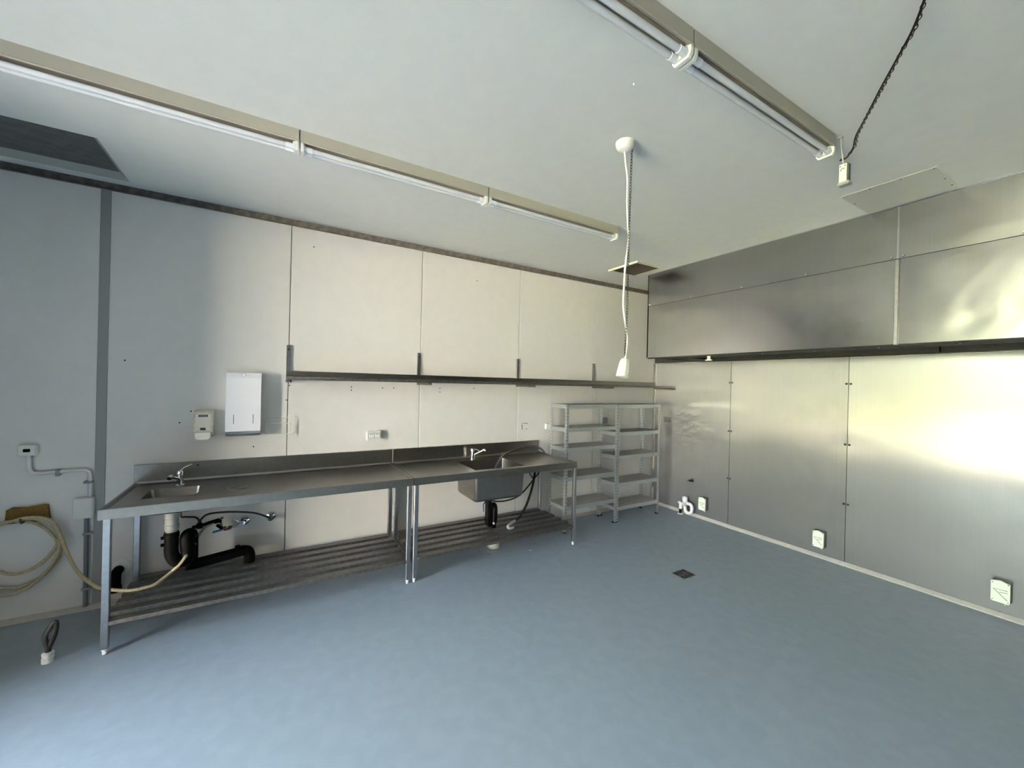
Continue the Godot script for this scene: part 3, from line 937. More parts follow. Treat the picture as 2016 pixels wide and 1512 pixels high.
	lathe(st, [Vector2(0, 0.165), Vector2(0.021, 0.162), Vector2(0.024, 0.09), Vector2(0.021, 0.075), Vector2(0, 0.075)], V(-0.1, 0, 0.570), Vector3.UP, 14)
	obj("side_inlet", st, M.pvc, t)
	st = nb()
	cyl(st, V(-0.1, 0.0, 0.562), V(-0.1, 0.08, 0.566), 0.017, 12)
	obj("black_outlet", st, M.black, t)
	st = nb()
	lathe(st, [Vector2(0.017, 0.014), Vector2(0.032, 0.010), Vector2(0.036, 0.0)], V(-0.1, 0, 0.563), Vector3.UP, 18)
	obj("floor_ring", st, M.pvc, t)

# ---------------------------------------------------------------- galvanised shelving
func shelf_unit(t: Node3D, x0: float, x1: float, tops: Array, rng_seed: int) -> void:
	var z0 := 0.105; var z1 := 0.42; var H: float = tops[0]
	var st: SurfaceTool
	var w := 0.034
	for c in [[x0, z1, 1.0, -1.0], [x1, z1, -1.0, -1.0], [x0, z0, 1.0, 1.0], [x1, z0, -1.0, 1.0]]:
		st = nb()
		var sx: float = c[2]; var sz: float = c[3]
		bx(st, c[0], c[0] + sx * w, 0.006, H, c[1], c[1] + sz * 0.002, 0.0005)
		bx(st, c[0], c[0] + sx * 0.002, 0.006, H, c[1], c[1] + sz * w, 0.0005)
		var post := obj("post", st, M.galv, t)
		st = nb()
		bx(st, c[0] - sx * 0.002, c[0] + sx * (w + 0.002), 0.0, 0.012, c[1] - sz * 0.002, c[1] + sz * (w + 0.002), 0.003)
		obj("foot_cap", st, M.black, post)
		st = nb()
		var n := int(H / 0.04)
		for k in n:
			var y := 0.03 + k * 0.04
			bx(st, c[0] + sx * 0.013, c[0] + sx * 0.022, y, y + 0.014, c[1] - sz * 0.0004, c[1] + sz * 0.0024)
			bx(st, c[0] - sx * 0.0004, c[0] + sx * 0.0024, y, y + 0.014, c[1] + sz * 0.013, c[1] + sz * 0.022)
		var sl := obj("slots", st, M.steel_dark, post)
		sl.set_meta("kind", "stuff")
	for y in tops:
		var b := 0.047
		st = nb()
		bx(st, x0 + 0.003, x1 - 0.003, y - b, y, z1 - 0.005, z1 - 0.002, 0.001)
		bx(st, x0 + 0.003, x1 - 0.003, y - 0.012, y - 0.009, z1 - 0.03, z1 - 0.003, 0.0005)
		obj("front_beam", st, M.galv, t)
		st = nb()
		bx(st, x0 + 0.003, x1 - 0.003, y - b, y, z0 + 0.002, z0 + 0.005, 0.001)
		obj("rear_beam", st, M.galv, t)
		for sx in [x0 + 0.002, x1 - 0.005]:
			st = nb()
			bx(st, sx, sx + 0.003, y - b, y, z0 + 0.006, z1 - 0.006, 0.001)
			obj("end_beam", st, M.galv, t)
		st = nb()
		bx(st, x0 + 0.006, x1 - 0.006, y - 0.009, y - 0.002, z0 + 0.006, z1 - 0.0055, 0.001)
		obj("shelf_board", st, M.board, t)

func build_shelving() -> void:
	var t := thing("shelving_unit", "galvanised steel shelving unit with five boards, beside the deep sink bench", "shelving unit", V(-1.57, 0, 0.26), "galvanised shelving units")
	shelf_unit(t, -1.985, -1.168, [1.493, 1.221, 0.988, 0.647, 0.305], 1)
	t = thing("shelving_unit", "galvanised steel shelving unit with five boards, in the corner against the steel wall", "shelving unit", V(-0.77, 0, 0.26), "galvanised shelving units")
	shelf_unit(t, -1.162, -0.368, [1.490, 1.139, 0.839, 0.492, 0.190], 2)

func build_wall_shelf() -> void:
	var st := nb()
	var t := thing("wall_shelf", "long narrow stainless steel wall shelf above the two benches", "shelf", V(-2.4, 1.72, 0.2))
	bx(st, -4.815, -0.012, 1.732, 1.7365, 0.022, 0.375, 0.001)
	obj("shelf_plate", st, M.bench, t)
	st = nb()
	bx(st, -4.815, -0.012, 1.712, 1.738, 0.372, 0.38, 0.002)
	obj("front_lip", st, M.slat, t)
	st = nb()
	bx(st, -4.815, -0.012, 1.732, 1.79, 0.019, 0.023, 0.001)
	obj("rear_upstand", st, M.bench, t)
	var names := ["bare upright steel shelf bracket at the left end of the wall shelf", "steel shelf bracket on the panel joint above the wide double power socket", "steel shelf bracket above the deep sink", "steel shelf bracket above the left galvanised shelving unit", "tall steel shelf bracket in the corner under the hood"]
	var xs := [-4.803, -3.62, -2.42, -1.225, -0.028]
	for i in 5:
		var x: float = xs[i]
		var b := thing("shelf_bracket", names[i], "bracket", V(x, 1.7, 0), "brackets holding the wall shelf")
		st = nb()
		var y1 := 2.02 if i < 4 else 2.075
		var hw := 0.016
		bx(st, x - hw, x - hw + 0.003, 1.738, y1, 0.0, 0.019, 0.0005)
		bx(st, x + hw - 0.003, x + hw, 1.738, y1, 0.0, 0.019, 0.0005)
		bx(st, x - hw, x + hw, 1.688, y1, 0.016, 0.019, 0.0005)
		bx(st, x - hw, x + hw, 1.688, 1.731, 0.0, 0.016, 0.0005)
		obj("upright", st, M.leg, b)
		st = nb()
		bx(st, x - 0.018, x + 0.018, 1.709, 1.7118, 0.019, 0.378, 0.0004)
		bx(st, x - 0.018, x - 0.0155, 1.690, 1.711, 0.019, 0.378, 0.0004)
		bx(st, x + 0.0155, x + 0.018, 1.690, 1.711, 0.019, 0.378, 0.0004)
		obj("arm", st, M.slat, b)
		for y in [1.772, y1 - 0.04]:
			st = nb()
			lathe(st, [Vector2(0, 0.004), Vector2(0.005, 0.003), Vector2(0.007, 0.0)], V(x, y, 0.019), Vector3.BACK, 8)
			obj("screw", st, M.mark, b)

# ---------------------------------------------------------------- lights
func batten(label: String, x0: float, x1: float, z: float) -> void:
	var t := thing("fluorescent_light", label, "light fixture", V((x0 + x1) / 2, CEIL, z), "twin tube ceiling battens")
	var st := nb()
	var p := PackedVector2Array([Vector2(-0.040, 0), Vector2(-0.040, -0.060), Vector2(-0.043, -0.066), Vector2(-0.040, -0.071), Vector2(-0.030, -0.068), Vector2(-0.022, -0.058), Vector2(0.022, -0.058), Vector2(0.030, -0.068), Vector2(0.040, -0.071), Vector2(0.043, -0.066), Vector2(0.040, -0.060), Vector2(0.040, 0)])
	prism(st, p, V(x0 + 0.002, CEIL, z), Vector3.BACK, Vector3.UP, V(x1 - x0 - 0.004, 0, 0))
	obj("batten_body", st, M.batten, t)
	st = nb()
	bx(st, x0 + 0.03, x1 - 0.03, CEIL - 0.064, CEIL - 0.0575, z - 0.024, z + 0.024, 0.001)
	obj("reflector", st, M.batten_in, t)
	for e in [[x0 + 0.004, 1.0], [x1 - 0.004, -1.0]]:
		st = nb()
		var hp := PackedVector2Array([Vector2(-0.034, -0.062), Vector2(-0.044, -0.075), Vector2(-0.043, -0.100), Vector2(-0.032, -0.117), Vector2(0.032, -0.117), Vector2(0.043, -0.100), Vector2(0.044, -0.075), Vector2(0.034, -0.062)])
		prism(st, hp, V(e[0], CEIL, z), Vector3.BACK, Vector3.UP, V(e[1] * 0.016, 0, 0))
		var hp2 := PackedVector2Array([Vector2(-0.028, -0.07), Vector2(-0.032, -0.09), Vector2(-0.022, -0.106), Vector2(0.022, -0.106), Vector2(0.032, -0.09), Vector2(0.028, -0.07)])
		prism(st, hp2, V(e[0] + e[1] * 0.016, CEIL, z), Vector3.BACK, Vector3.UP, V(e[1] * 0.01, 0, 0))
		obj("lamp_holder", st, M.white, t)
	for s in [-0.020, 0.020]:
		st = nb()
		cyl(st, V(x0 + 0.03, CEIL - 0.095, z + s), V(x1 - 0.03, CEIL - 0.095, z + s), 0.013, 16)
		var tb := obj("fluorescent_tube", st, M.tube_glass, t)
		for e in [[x0 + 0.024, 1.0], [x1 - 0.024, -1.0]]:
			st = nb()
			cyl(st, V(e[0], CEIL - 0.095, z + s), V(e[0] + e[1] * 0.042, CEIL - 0.095, z + s), 0.0152, 16)
			obj("end_cap", st, M.white_gloss, tb)

func build_lights() -> void:
	batten("unlit twin tube ceiling batten, far end of the long row over the benches", -3.598, -2.31, 1.455)
	batten("unlit twin tube ceiling batten, middle of the long row, above the wall shelf", -4.808, -3.602, 1.455)
	batten("unlit twin tube ceiling batten at the near left end of the long row", -6.045, -4.812, 1.455)
	batten("unlit twin tube ceiling batten ending beside the swagged cable and drop outlet", -3.505, -2.27, 3.038)
	batten("unlit twin tube ceiling batten cut off by the top edge of the picture", -4.742, -3.509, 3.038)

func chain_along(st: SurfaceTool, pts: Array, pitch: float, rw: float, wire: float) -> void:
	var c := Curve3D.new()
	for p in pts:
		c.add_point(p)
	var L := c.get_baked_length()
	var n := int(L / pitch)
	for i in n:
		var a := c.sample_baked(i * pitch)
		var b := c.sample_baked(minf(L, i * pitch + pitch))
		var t := (b - a).normalized()
		var u := frame_of(t)
		if i % 2 == 1:
			u = t.cross(u)
		var mid := (a + b) * 0.5
		var loop := []
		var hl := pitch * 0.5 + wire * 1.2
		for k in 8:
			var an := TAU * k / 8.0
			loop.append(mid + t * cos(an) * hl + u * sin(an) * rw)
		tube(st, loop, wire, 5, false, true)

func build_pendants() -> void:
	var t := thing("pendant_outlet", "white pendant socket hanging on a long cord and chain from a round ceiling rose", "pendant socket", V(-3.162, CEIL, 2.4))
	var st := nb()
	lathe(st, [Vector2(0.055, 0), Vector2(0.0555, -0.008), Vector2(0.05, -0.028), Vector2(0.036, -0.045), Vector2(0.014, -0.053), Vector2(0, -0.054)], V(-3.176, CEIL, 2.4), Vector3.UP, 28)
	obj("ceiling_rose", st, M.white, t)
	st = nb()
	tube(st, curve([V(-3.178, 3.09, 2.4), V(-3.166, 3.01, 2.4), V(-3.150, 2.93, 2.4), V(-3.150, 2.80, 2.4), V(-3.141, 2.70, 2.4), V(-3.131, 2.602, 2.4), V(-3.136, 2.53, 2.4), V(-3.151, 2.434, 2.4), V(-3.159, 2.29, 2.4), V(-3.160, 2.188, 2.4), V(-3.138, 2.088, 2.4), V(-3.121, 2.007, 2.4), V(-3.124, 1.95, 2.4), V(-3.134, 1.88, 2.4)], 6), 0.0062, 10)
	obj("cord", st, M.white, t)
	st = nb()
	chain_along(st, [V(-3.141, 3.11, 2.42), V(-3.146, 2.924, 2.42), V(-3.149, 2.691, 2.42), V(-3.150, 2.56, 2.418), V(-3.152, 2.426, 2.422), V(-3.150, 2.285, 2.42), V(-3.150, 2.184, 2.42), V(-3.155, 2.032, 2.42), V(-3.150, 1.89, 2.41)], 0.017, 0.0058, 0.0016)
	obj("chain", st, M.chain, t)
	st = nb()
	var ax := V(0.19, 0.98, 0).normalized()
	var o := V(-3.155, 1.775, 2.4)
	lathe(st, [Vector2(0.0, 0.018), Vector2(0.037, 0.018), Vector2(0.038, 0.03), Vector2(0.031, 0.092), Vector2(0.023, 0.109), Vector2(0.008, 0.114), Vector2(0, 0.114)], o, ax, 9, true)
	var body := obj("socket_body", st, M.off_white, t)
	st = nb()
	lathe(st, [Vector2(0, 0), Vector2(0.032, 0), Vector2(0.0375, 0.004), Vector2(0.0375, 0.0175), Vector2(0, 0.0175)], o, ax, 26)
	obj("socket_ring", st, M.off_white, body)
	# swagged cable to the drop outlet
	t = thing("drop_outlet", "small white box outlet hanging from the ceiling hook under the swagged cable", "outlet", V(-2.23, 2.9, 3.11))
	st = nb()
	bx(st, -2.25, -2.215, 2.86, 2.97, 3.088, 3.132, 0.004)
	obj("outlet_box", st, M.iso_base, t)
	st = nb()
	bx(st, -2.256, -2.25, 2.866, 2.966, 3.092, 3.127, 0.002)
	var face := obj("face_plate", st, M.iso_face, t)
	st = nb()
	for z in [3.096, 3.117]:
		bx(st, -2.2575, -2.256, 2.952, 2.956, z, z + 0.006)
	tube(st, curve([V(-2.2565, 2.928, 3.099), V(-2.2565, 2.939, 3.104), V(-2.2565, 2.941, 3.112), V(-2.2565, 2.938, 3.118)], 4), 0.0016, 6)
	obj("pin_slots", st, M.window, face)
	st = nb()
	bx(st, -2.26, -2.21, 2.852, 2.87, 3.084, 3.14, 0.005)
	obj("base_cap", st, M.pvc_grey, t)
	st = nb()
	cyl(st, V(-2.232, 2.968, 3.105), V(-2.228, 3.03, 3.095), 0.004, 8)
	tube(st, curve([V(-2.228, 3.02, 3.096), V(-2.222, 3.08, 3.088), V(-2.215, 3.14, 3.082)], 4), 0.0022, 6)
	obj("hanging_cord", st, M.aged, t)
	t = thing("swagged_cable", "dark chain and cable swagged below the ceiling towards the top right corner", "cable", V(-2.6, 3.06, 3.35))
	var path := [V(-2.226, 3.005, 3.085), V(-2.20, 3.02, 3.105), V(-2.231, 3.045, 3.144), V(-2.324, 3.055, 3.188), V(-2.465, 3.055, 3.276), V(-2.625, 3.060, 3.375), V(-2.754, 3.065, 3.460), V(-2.820, 3.070, 3.505), V(-2.861, 3.080, 3.536), V(-2.925, 3.090, 3.574), V(-3.00, 3.11, 3.615), V(-3.06, 3.137, 3.65)]
	st = nb()
	tube(st, curve(path, 6), 0.004, 8)
	obj("cable", st, M.chain, t)
	st = nb()
	var p2 := []
	for k in path.size():
		var w := sin(k * 2.1) * 0.008
		p2.append(path[k] + V(w + 0.004, 0.004, -w + 0.004))
	chain_along(st, p2, 0.020, 0.0066, 0.0019)
	obj("chain", st, M.chain, t)
	st = nb()
	lathe(st, [Vector2(0, -0.012), Vector2(0.01, -0.01), Vector2(0.012, 0)], V(-3.06, CEIL, 3.65), Vector3.UP, 10)
	lathe(st, [Vector2(0, -0.006), Vector2(0.012, -0.005), Vector2(0.014, 0)], V(-2.215, CEIL, 3.082), Vector3.UP, 10)
	obj("ceiling_hook", st, M.aged, t)

# ---------------------------------------------------------------- fittings on the back wall
func build_wall_fittings() -> void:
	var st := nb()
	var t := thing("soap_dispenser", "white wall soap dispenser with blue label, left of the towel dispenser", "soap dispenser", V(-5.388, 1.33, 0))
	prism(st, PackedVector2Array([Vector2(0, 1.235), Vector2(0.085, 1.24), Vector2(0.10, 1.28), Vector2(0.10, 1.40), Vector2(0.088, 1.44), Vector2(0.07, 1.453), Vector2(0, 1.453)]), V(-5.4475, 0, 0), Vector3.BACK, Vector3.UP, V(0.122, 0, 0))
	var b := obj("case", st, M.cream, t)
	st = nb()
	bx(st, -5.437, -5.336, 1.3, 1.425, 0.1, 0.1035, 0.002)
	obj("front_cover", st, M.off_white, b)
	st = nb()
	bx(st, -5.418, -5.357, 1.401, 1.418, 0.1035, 0.105, 0.0004)
	var lab := obj("label", st, M.blue, t)
	st = nb()
	var rng := RandomNumberGenerator.new()
	rng.seed = 4
	var lx := -5.411
	while lx < -5.366:
		var w := rng.randf_range(0.002, 0.005)
		bx(st, lx, lx + w, 1.4065, 1.4065 + rng.randf_range(0.004, 0.007), 0.105, 0.1054)
		lx += w + 0.0015
	obj("label_lettering", st, M.grey_pl, lab)
	st = nb()
	bx(st, -5.406, -5.37, 1.296, 1.315, 0.1005, 0.104, 0.001)
	obj("sight_window", st, M.window, t)
	st = nb()
	prism(st, PackedVector2Array([Vector2(-0.046, 0.056), Vector2(0.046, 0.056), Vector2(0.049, 0.05), Vector2(0.049, 0.018), Vector2(0.034, 0.0), Vector2(-0.034, 0.0), Vector2(-0.049, 0.018), Vector2(-0.049, 0.05)]), V(-5.3865, 1.222, 0.085), Vector3.RIGHT, Vector3.UP, V(0, 0, 0.035))
	obj("push_bar", st, M.white, t)

	t = thing("towel_dispenser", "tall white metal paper towel dispenser with two slots and a key lock", "towel dispenser", V(-5.12, 1.5, 0))
	st = nb()
	prism(st, PackedVector2Array([Vector2(0, 1.275), Vector2(0.112, 1.275), Vector2(0.118, 1.28), Vector2(0.118, 1.715), Vector2(0.113, 1.728), Vector2(0.093, 1.757), Vector2(0.085, 1.763), Vector2(0, 1.763)]), V(-5.2425, 0, 0), Vector3.BACK, Vector3.UP, V(0.242, 0, 0))
	obj("case", st, M.white_gloss, t)
	st = nb()
	prism(st, PackedVector2Array([Vector2(0, 1.240), Vector2(0.09, 1.240), Vector2(0.116, 1.258), Vector2(0.118, 1.2745), Vector2(0, 1.2745)]), V(-5.2415, 0, 0), Vector3.BACK, Vector3.UP, V(0.24, 0, 0))
	obj("outlet_tray", st, M.grey_pl, t)
	st = nb()
	bx(st, -5.225, -5.018, 1.2385, 1.2405, 0.02, 0.088)
	obj("paper_slot", st, M.dark_gap, t)
	for x in [-5.188, -5.053]:
		st = nb()
		bx(st, x - 0.0018, x + 0.0018, 1.34, 1.417, 0.1175, 0.1185)
		obj("sight_slot", st, M.dark_gap, t)
	st = nb()
	lathe(st, [Vector2(0, 0.007), Vector2(0.006, 0.007), Vector2(0.009, 0.004), Vector2(0.009, 0)], V(-5.118, 1.741, 0.1035), V(0, 0.55, 0.83), 12)
	obj("key_lock", st, M.chrome, t)

	t = thing("wire_rack", "small white wire holder on the panel joint right of the towel dispenser", "wire rack", V(-4.85, 1.28, 0.03))
	st = nb()
	var loops := [
		[V(-4.982, 1.245, 0.004), V(-4.978, 1.232, 0.02), V(-4.955, 1.232, 0.03), V(-4.758, 1.232, 0.03)],
		[V(-4.958, 1.225, 0.03), V(-4.958, 1.318, 0.03), V(-4.95, 1.327, 0.03), V(-4.765, 1.327, 0.03)],
		[V(-4.958, 1.325, 0.03), V(-4.945, 1.372, 0.008), V(-4.93, 1.376, 0.006), V(-4.76, 1.376, 0.006), V(-4.748, 1.384, 0.008)],
		[V(-4.756, 1.222, 0.03), V(-4.758, 1.30, 0.032), V(-4.748, 1.36, 0.028), V(-4.742, 1.385, 0.014), V(-4.732, 1.378, 0.006)],
		[V(-4.748, 1.36, 0.028), V(-4.738, 1.30, 0.012), V(-4.736, 1.25, 0.006), V(-4.757, 1.24, 0.03)]]
	for l in loops:
		tube(st, l, 0.003, 6)
	obj("wire_frame", st, M.white, t)
	st = nb()
	for p in [V(-4.74, 1.382, 0.004), V(-4.978, 1.24, 0.003)]:
		cyl(st, V(p.x, p.y, 0), V(p.x, p.y, 0.014), 0.006, 8)
	obj("wall_clip", st, M.white, t)

	# twin power point in a surface block
	t = thing("power_socket", "white double power point in a surface block above the long bench", "power socket", V(-4.06, 1.18, 0), "white wall power points")
	st = nb()
	prism(st, PackedVector2Array([Vector2(0, 1.146), Vector2(0.038, 1.150), Vector2(0.056, 1.158), Vector2(0.056, 1.216), Vector2(0.046, 1.229), Vector2(0, 1.229)]), V(-4.126, 0, 0), Vector3.BACK, Vector3.UP, V(0.13, 0, 0))
	obj("mounting_block", st, M.white, t)
	st = nb()
	bx(st, -4.118, -4.004, 1.163, 1.214, 0.056, 0.060, 0.002)
	var fp := obj("face_plate", st, M.pvc_grey, t)
	for x in [-4.112, -4.056]:
		st = nb()
		bx(st, x, x + 0.046, 1.169, 1.208, 0.060, 0.064, 0.003)
		obj("outlet_insert", st, M.white_gloss, fp)
		st = nb()
		for d in [[0.010, 0.4], [0.026, -0.4]]:
			box(st, V(x + d[0] + 0.005, 1.184, 0.0642), V(0.003, 0.012, 0.001), 0.0, Basis(Vector3.BACK, d[1]))
		bx(st, x + 0.008, x + 0.036, 1.197, 1.203, 0.064, 0.0655)
		obj("pin_slots", st, M.grey_pl, fp)
	st = nb()
	for x in [-4.12, -4.006]:
		bx(st, x - 0.003, x + 0.003, 1.138, 1.152, 0.03, 0.056, 0.001)
	obj("bottom_lugs", st, M.white, t)
	t = thing("power_socket", "small white power point partly behind the galvanised shelving unit", "power socket", V(-1.948, 1.2, 0), "white wall power points")
	st = nb()
	bx(st, -1.998, -1.925, 1.165, 1.243, 0, 0.03, 0.008)
	obj("mounting_block", st, M.white, t)
	st = nb()
	bx(st, -1.994, -1.929, 1.169, 1.239, 0.03, 0.035, 0.003)
	obj("face_plate", st, M.white_gloss, t)
	t = thing("power_socket", "dark wall plate seen between the boards of the corner shelving unit", "power socket", V(-1.02, 1.23, 0))
	st = nb()
	bx(st, -1.09, -0.96, 1.21, 1.29, 0, 0.025, 0.004)
	obj("mounting_block", st, M.grey_pl, t)
	st = nb()
	bx(st, -1.085, -0.965, 1.214, 1.286, 0.025, 0.031, 0.003)
	obj("face_plate", st, M.strip, t)
	t = thing("power_socket", "flat steel power plate on the steel wall behind the corner shelving unit", "power socket", V(0, 1.24, 0.25))
	st = nb()
	bx(st, -0.010, -0.006, 1.215, 1.295, 0.19, 0.32, 0.002)
	bx(st, -0.0055, 0.0, 1.22, 1.29, 0.195, 0.315, 0.001)
	var sp := obj("face_plate", st, M.leg, t)
	st = nb()
	for z in [0.22, 0.28]:
		bx(st, -0.0112, -0.010, 1.235, 1.255, z, z + 0.015)
	obj("pin_slots", st, M.mark, sp)

	# isolator switches along the foot of the steel wall
	var labels := ["beige isolator switch box on the steel wall just right of the white trap", "beige isolator switch box on the steel wall beneath the middle sheet, next to the seam", "beige isolator switch box on the steel wall at the right edge of the picture"]
	var pos := [V(0, 0.21, 0.862), V(0, 0.20, 2.165), V(0, 0.21, 3.367)]
	t = thing("isolator_switch", labels[0], "switch", Vector3.ZERO, "isolator switches along the steel wall")
	st = nb()
	bx(st, -0.062, -0.003, -0.078, 0.086, -0.046, 0.050, 0.006)
	obj("box_base", st, M.iso_base, t)
	st = nb()
	prism(st, PackedVector2Array([Vector2(-0.048, -0.072), Vector2(-0.040, -0.080), Vector2(0.040, -0.080), Vector2(0.048, -0.072), Vector2(0.048, 0.072), Vector2(0.0, 0.088), Vector2(-0.048, 0.076)]), V(-0.075, 0, 0), Vector3.BACK, Vector3.UP, V(0.014, 0, 0))
	var iface := obj("face_plate", st, M.iso_face, t)
	st = nb()
	tube(st, [V(-0.0755, 0.020, 0.036), V(-0.0755, 0.018, -0.036), V(-0.0755, -0.052, 0.034)], 0.0022, 6)
	tube(st, [V(-0.0755, 0.004, 0.036), V(-0.0755, -0.002, -0.006)], 0.0018, 6)
	obj("moulded_lines", st, M.iso_base, iface)
	st = nb()
	for p in [[-0.039, -0.066], [0.039, -0.066], [-0.039, 0.064], [0.039, 0.068]]:
		cyl(st, V(-0.0755, p[1], p[0]), V(-0.0765, p[1], p[0]), 0.004, 8)
	obj("cover_screws", st, M.iso_base, iface)
	st = nb()
	cyl(st, V(-0.035, -0.074, 0.02), V(-0.035, -0.10, 0.02), 0.013, 12)
	obj("cable_gland", st, M.pvc_grey, t)
	t.position = pos[0]
	for i in [1, 2]:
		dup(t, pos[i], labels[i])

# ---------------------------------------------------------------- the dim left end
func build_left_corner() -> void:
	var st := nb()
	var t := thing("junction_box", "small white junction box on the dim wall at the far left", "junction box", V(-6.355, 1.187, 0))
	bx(st, -6.40, -6.312, 1.15, 1.224, 0, 0.045, 0.006)
	obj("box_body", st, M.white, t)
	st = nb()
	bx(st, -6.372, -6.338, 1.176, 1.198, 0.045, 0.052, 0.003)
	obj("switch_rocker", st, M.black, t)
	t = thing("conduit", "white electrical conduit running from the junction box down to the grey box", "conduit", V(-6.2, 1.02, 0))
	st = nb()
	tube(st, curve([V(-6.352, 1.152, 0.02), V(-6.352, 1.09, 0.02), V(-6.345, 1.045, 0.02), V(-6.315, 1.022, 0.02), V(-6.21, 1.024, 0.02), V(-6.10, 1.026, 0.02), V(-6.062, 1.018, 0.02), V(-6.048, 0.99, 0.02), V(-6.046, 0.90, 0.02), V(-6.045, 0.828, 0.02)], 6), 0.0125, 12)
	obj("conduit_pipe", st, M.wall, t)
	for p in [[V(-6.21, 1.024, 0), true], [V(-6.05, 0.935, 0), false]]:
		st = nb()
		var c: Vector3 = p[0]
		if p[1]:
			bx(st, c.x - 0.012, c.x + 0.012, c.y - 0.03, c.y + 0.016, 0, 0.036, 0.004)
		else:
			bx(st, c.x - 0.03, c.x + 0.018, c.y - 0.009, c.y + 0.009, 0, 0.036, 0.004)
		obj("saddle_clip", st, M.strip, t)
	t = thing("junction_box", "pale grey square cover box on the wall beside the hand basin bench", "junction box", V(-6.07, 0.75, 0))
	st = nb()
	bx(st, -6.13, -6.022, 0.675, 0.825, 0, 0.04, 0.005)
	obj("box_body", st, M.wall, t)
	st = nb()
	bx(st, -6.127, -6.025, 0.678, 0.822, 0.04, 0.046, 0.003)
	obj("box_lid", st, M.wall, t)
	t = thing("conduit", "grey conduit dropping from the pale cover box to the floor", "conduit", V(-6.06, 0.35, 0))
	st = nb()
	cyl(st, V(-6.062, 0.675, 0.02), V(-6.058, 0.03, 0.02), 0.0125, 12)
	obj("conduit_pipe", st, M.grey_pl, t)
	for y in [0.56, 0.16]:
		st = nb()
		bx(st, -6.08, -6.028, y - 0.008, y + 0.008, 0, 0.036, 0.004)
		obj("saddle_clip", st, M.strip, t)
	t = thing("hose_hanger", "mustard brown padded hanger on the wall holding the coiled hose", "hose hanger", V(-6.35, 0.74, 0))
	st = nb()
	prism(st, PackedVector2Array([Vector2(-6.455, 0.69), Vector2(-6.45, 0.785), Vector2(-6.43, 0.797), Vector2(-6.36, 0.790), Vector2(-6.28, 0.80), Vector2(-6.258, 0.795), Vector2(-6.246, 0.70), Vector2(-6.25, 0.69)]), V(0, 0, 0), Vector3.RIGHT, Vector3.UP, V(0, 0, 0.03))
	obj("pad", st, M.mustard, t)
	st = nb()
	tube(st, curve([V(-6.36, 0.71, 0.028), V(-6.36, 0.70, 0.08), V(-6.36, 0.735, 0.095)], 4), 0.006, 8)
	obj("peg", st, M.steel_dark, t)
	t = thing("garden_hose", "coiled cream hose on the wall trailing under the bench to the valves", "hose", V(-6.2, 0.5, 0.06))
	st = nb()
	tube(st, curve([V(-6.62, 0.60, 0.05), V(-6.60, 0.50, 0.05), V(-6.53, 0.42, 0.05), V(-6.462, 0.382, 0.050), V(-6.430, 0.361, 0.050), V(-6.393, 0.351, 0.050), V(-6.344, 0.356, 0.050), V(-6.301, 0.379, 0.050), V(-6.262, 0.412, 0.050), V(-6.229, 0.455, 0.050), V(-6.207, 0.492, 0.050), V(-6.193, 0.530, 0.050), V(-6.191, 0.571, 0.050), V(-6.203, 0.623, 0.050), V(-6.227, 0.664, 0.050), V(-6.261, 0.690, 0.050), V(-6.306, 0.713, 0.050), V(-6.361, 0.718, 0.052), V(-6.404, 0.716, 0.052), V(-6.48, 0.705, 0.05), V(-6.56, 0.67, 0.05), V(-6.62, 0.60, 0.05)], 4), 0.0105, 10)
	obj("inner_loop", st, M.hose_cream, t)
	st = nb()
	tube(st, curve([V(-6.50, 0.69, 0.065), V(-6.419, 0.715, 0.070), V(-6.356, 0.731, 0.074), V(-6.301, 0.731, 0.074), V(-6.256, 0.718, 0.072), V(-6.222, 0.693, 0.070), V(-6.193, 0.647, 0.070), V(-6.178, 0.591, 0.070), V(-6.179, 0.517, 0.070), V(-6.190, 0.453, 0.068), V(-6.217, 0.384, 0.066), V(-6.256, 0.327, 0.065), V(-6.294, 0.283, 0.065), V(-6.332, 0.251, 0.065), V(-6.369, 0.232, 0.065), V(-6.407, 0.222, 0.065), V(-6.454, 0.228, 0.065), V(-6.53, 0.25, 0.065), V(-6.62, 0.34, 0.065), V(-6.66, 0.47, 0.065), V(-6.62, 0.60, 0.065), V(-6.50, 0.69, 0.065)], 4), 0.0105, 10)
	obj("outer_loop", st, M.hose_cream, t)
	st = nb()
	tube(st, curve([V(-6.40, 0.705, 0.04), V(-6.33, 0.69, 0.038), V(-6.281, 0.655, 0.035), V(-6.229, 0.583, 0.032), V(-6.196, 0.511, 0.032), V(-6.184, 0.467, 0.032), V(-6.192, 0.410, 0.034), V(-6.225, 0.359, 0.034), V(-6.259, 0.317, 0.034), V(-6.303, 0.286, 0.034), V(-6.347, 0.264, 0.034), V(-6.384, 0.253, 0.034), V(-6.433, 0.260, 0.034), V(-6.50, 0.29, 0.034), V(-6.58, 0.40, 0.034)], 4), 0.0095, 10)
	obj("back_loop", st, M.hose_cream, t)
	st = nb()
	tube(st, curve([V(-6.20, 0.66, 0.088), V(-6.182, 0.62, 0.09), V(-6.160, 0.565, 0.095), V(-6.142, 0.521, 0.120), V(-6.102, 0.471, 0.180), V(-6.043, 0.402, 0.260), V(-5.973, 0.349, 0.340), V(-5.910, 0.317, 0.400), V(-5.871, 0.302, 0.430), V(-5.761, 0.279, 0.470), V(-5.692, 0.270, 0.480), V(-5.639, 0.269, 0.470), V(-5.592, 0.274, 0.460), V(-5.550, 0.294, 0.420), V(-5.505, 0.325, 0.390), V(-5.47, 0.361, 0.40), V(-5.44, 0.405, 0.40), V(-5.40, 0.46, 0.30), V(-5.385, 0.50, 0.24), V(-5.365, 0.525, 0.180), V(-5.345, 0.538, 0.140), V(-5.305, 0.546, 0.100)], 4), 0.0105, 10)
	obj("trailing_run", st, M.hose_cream, t)
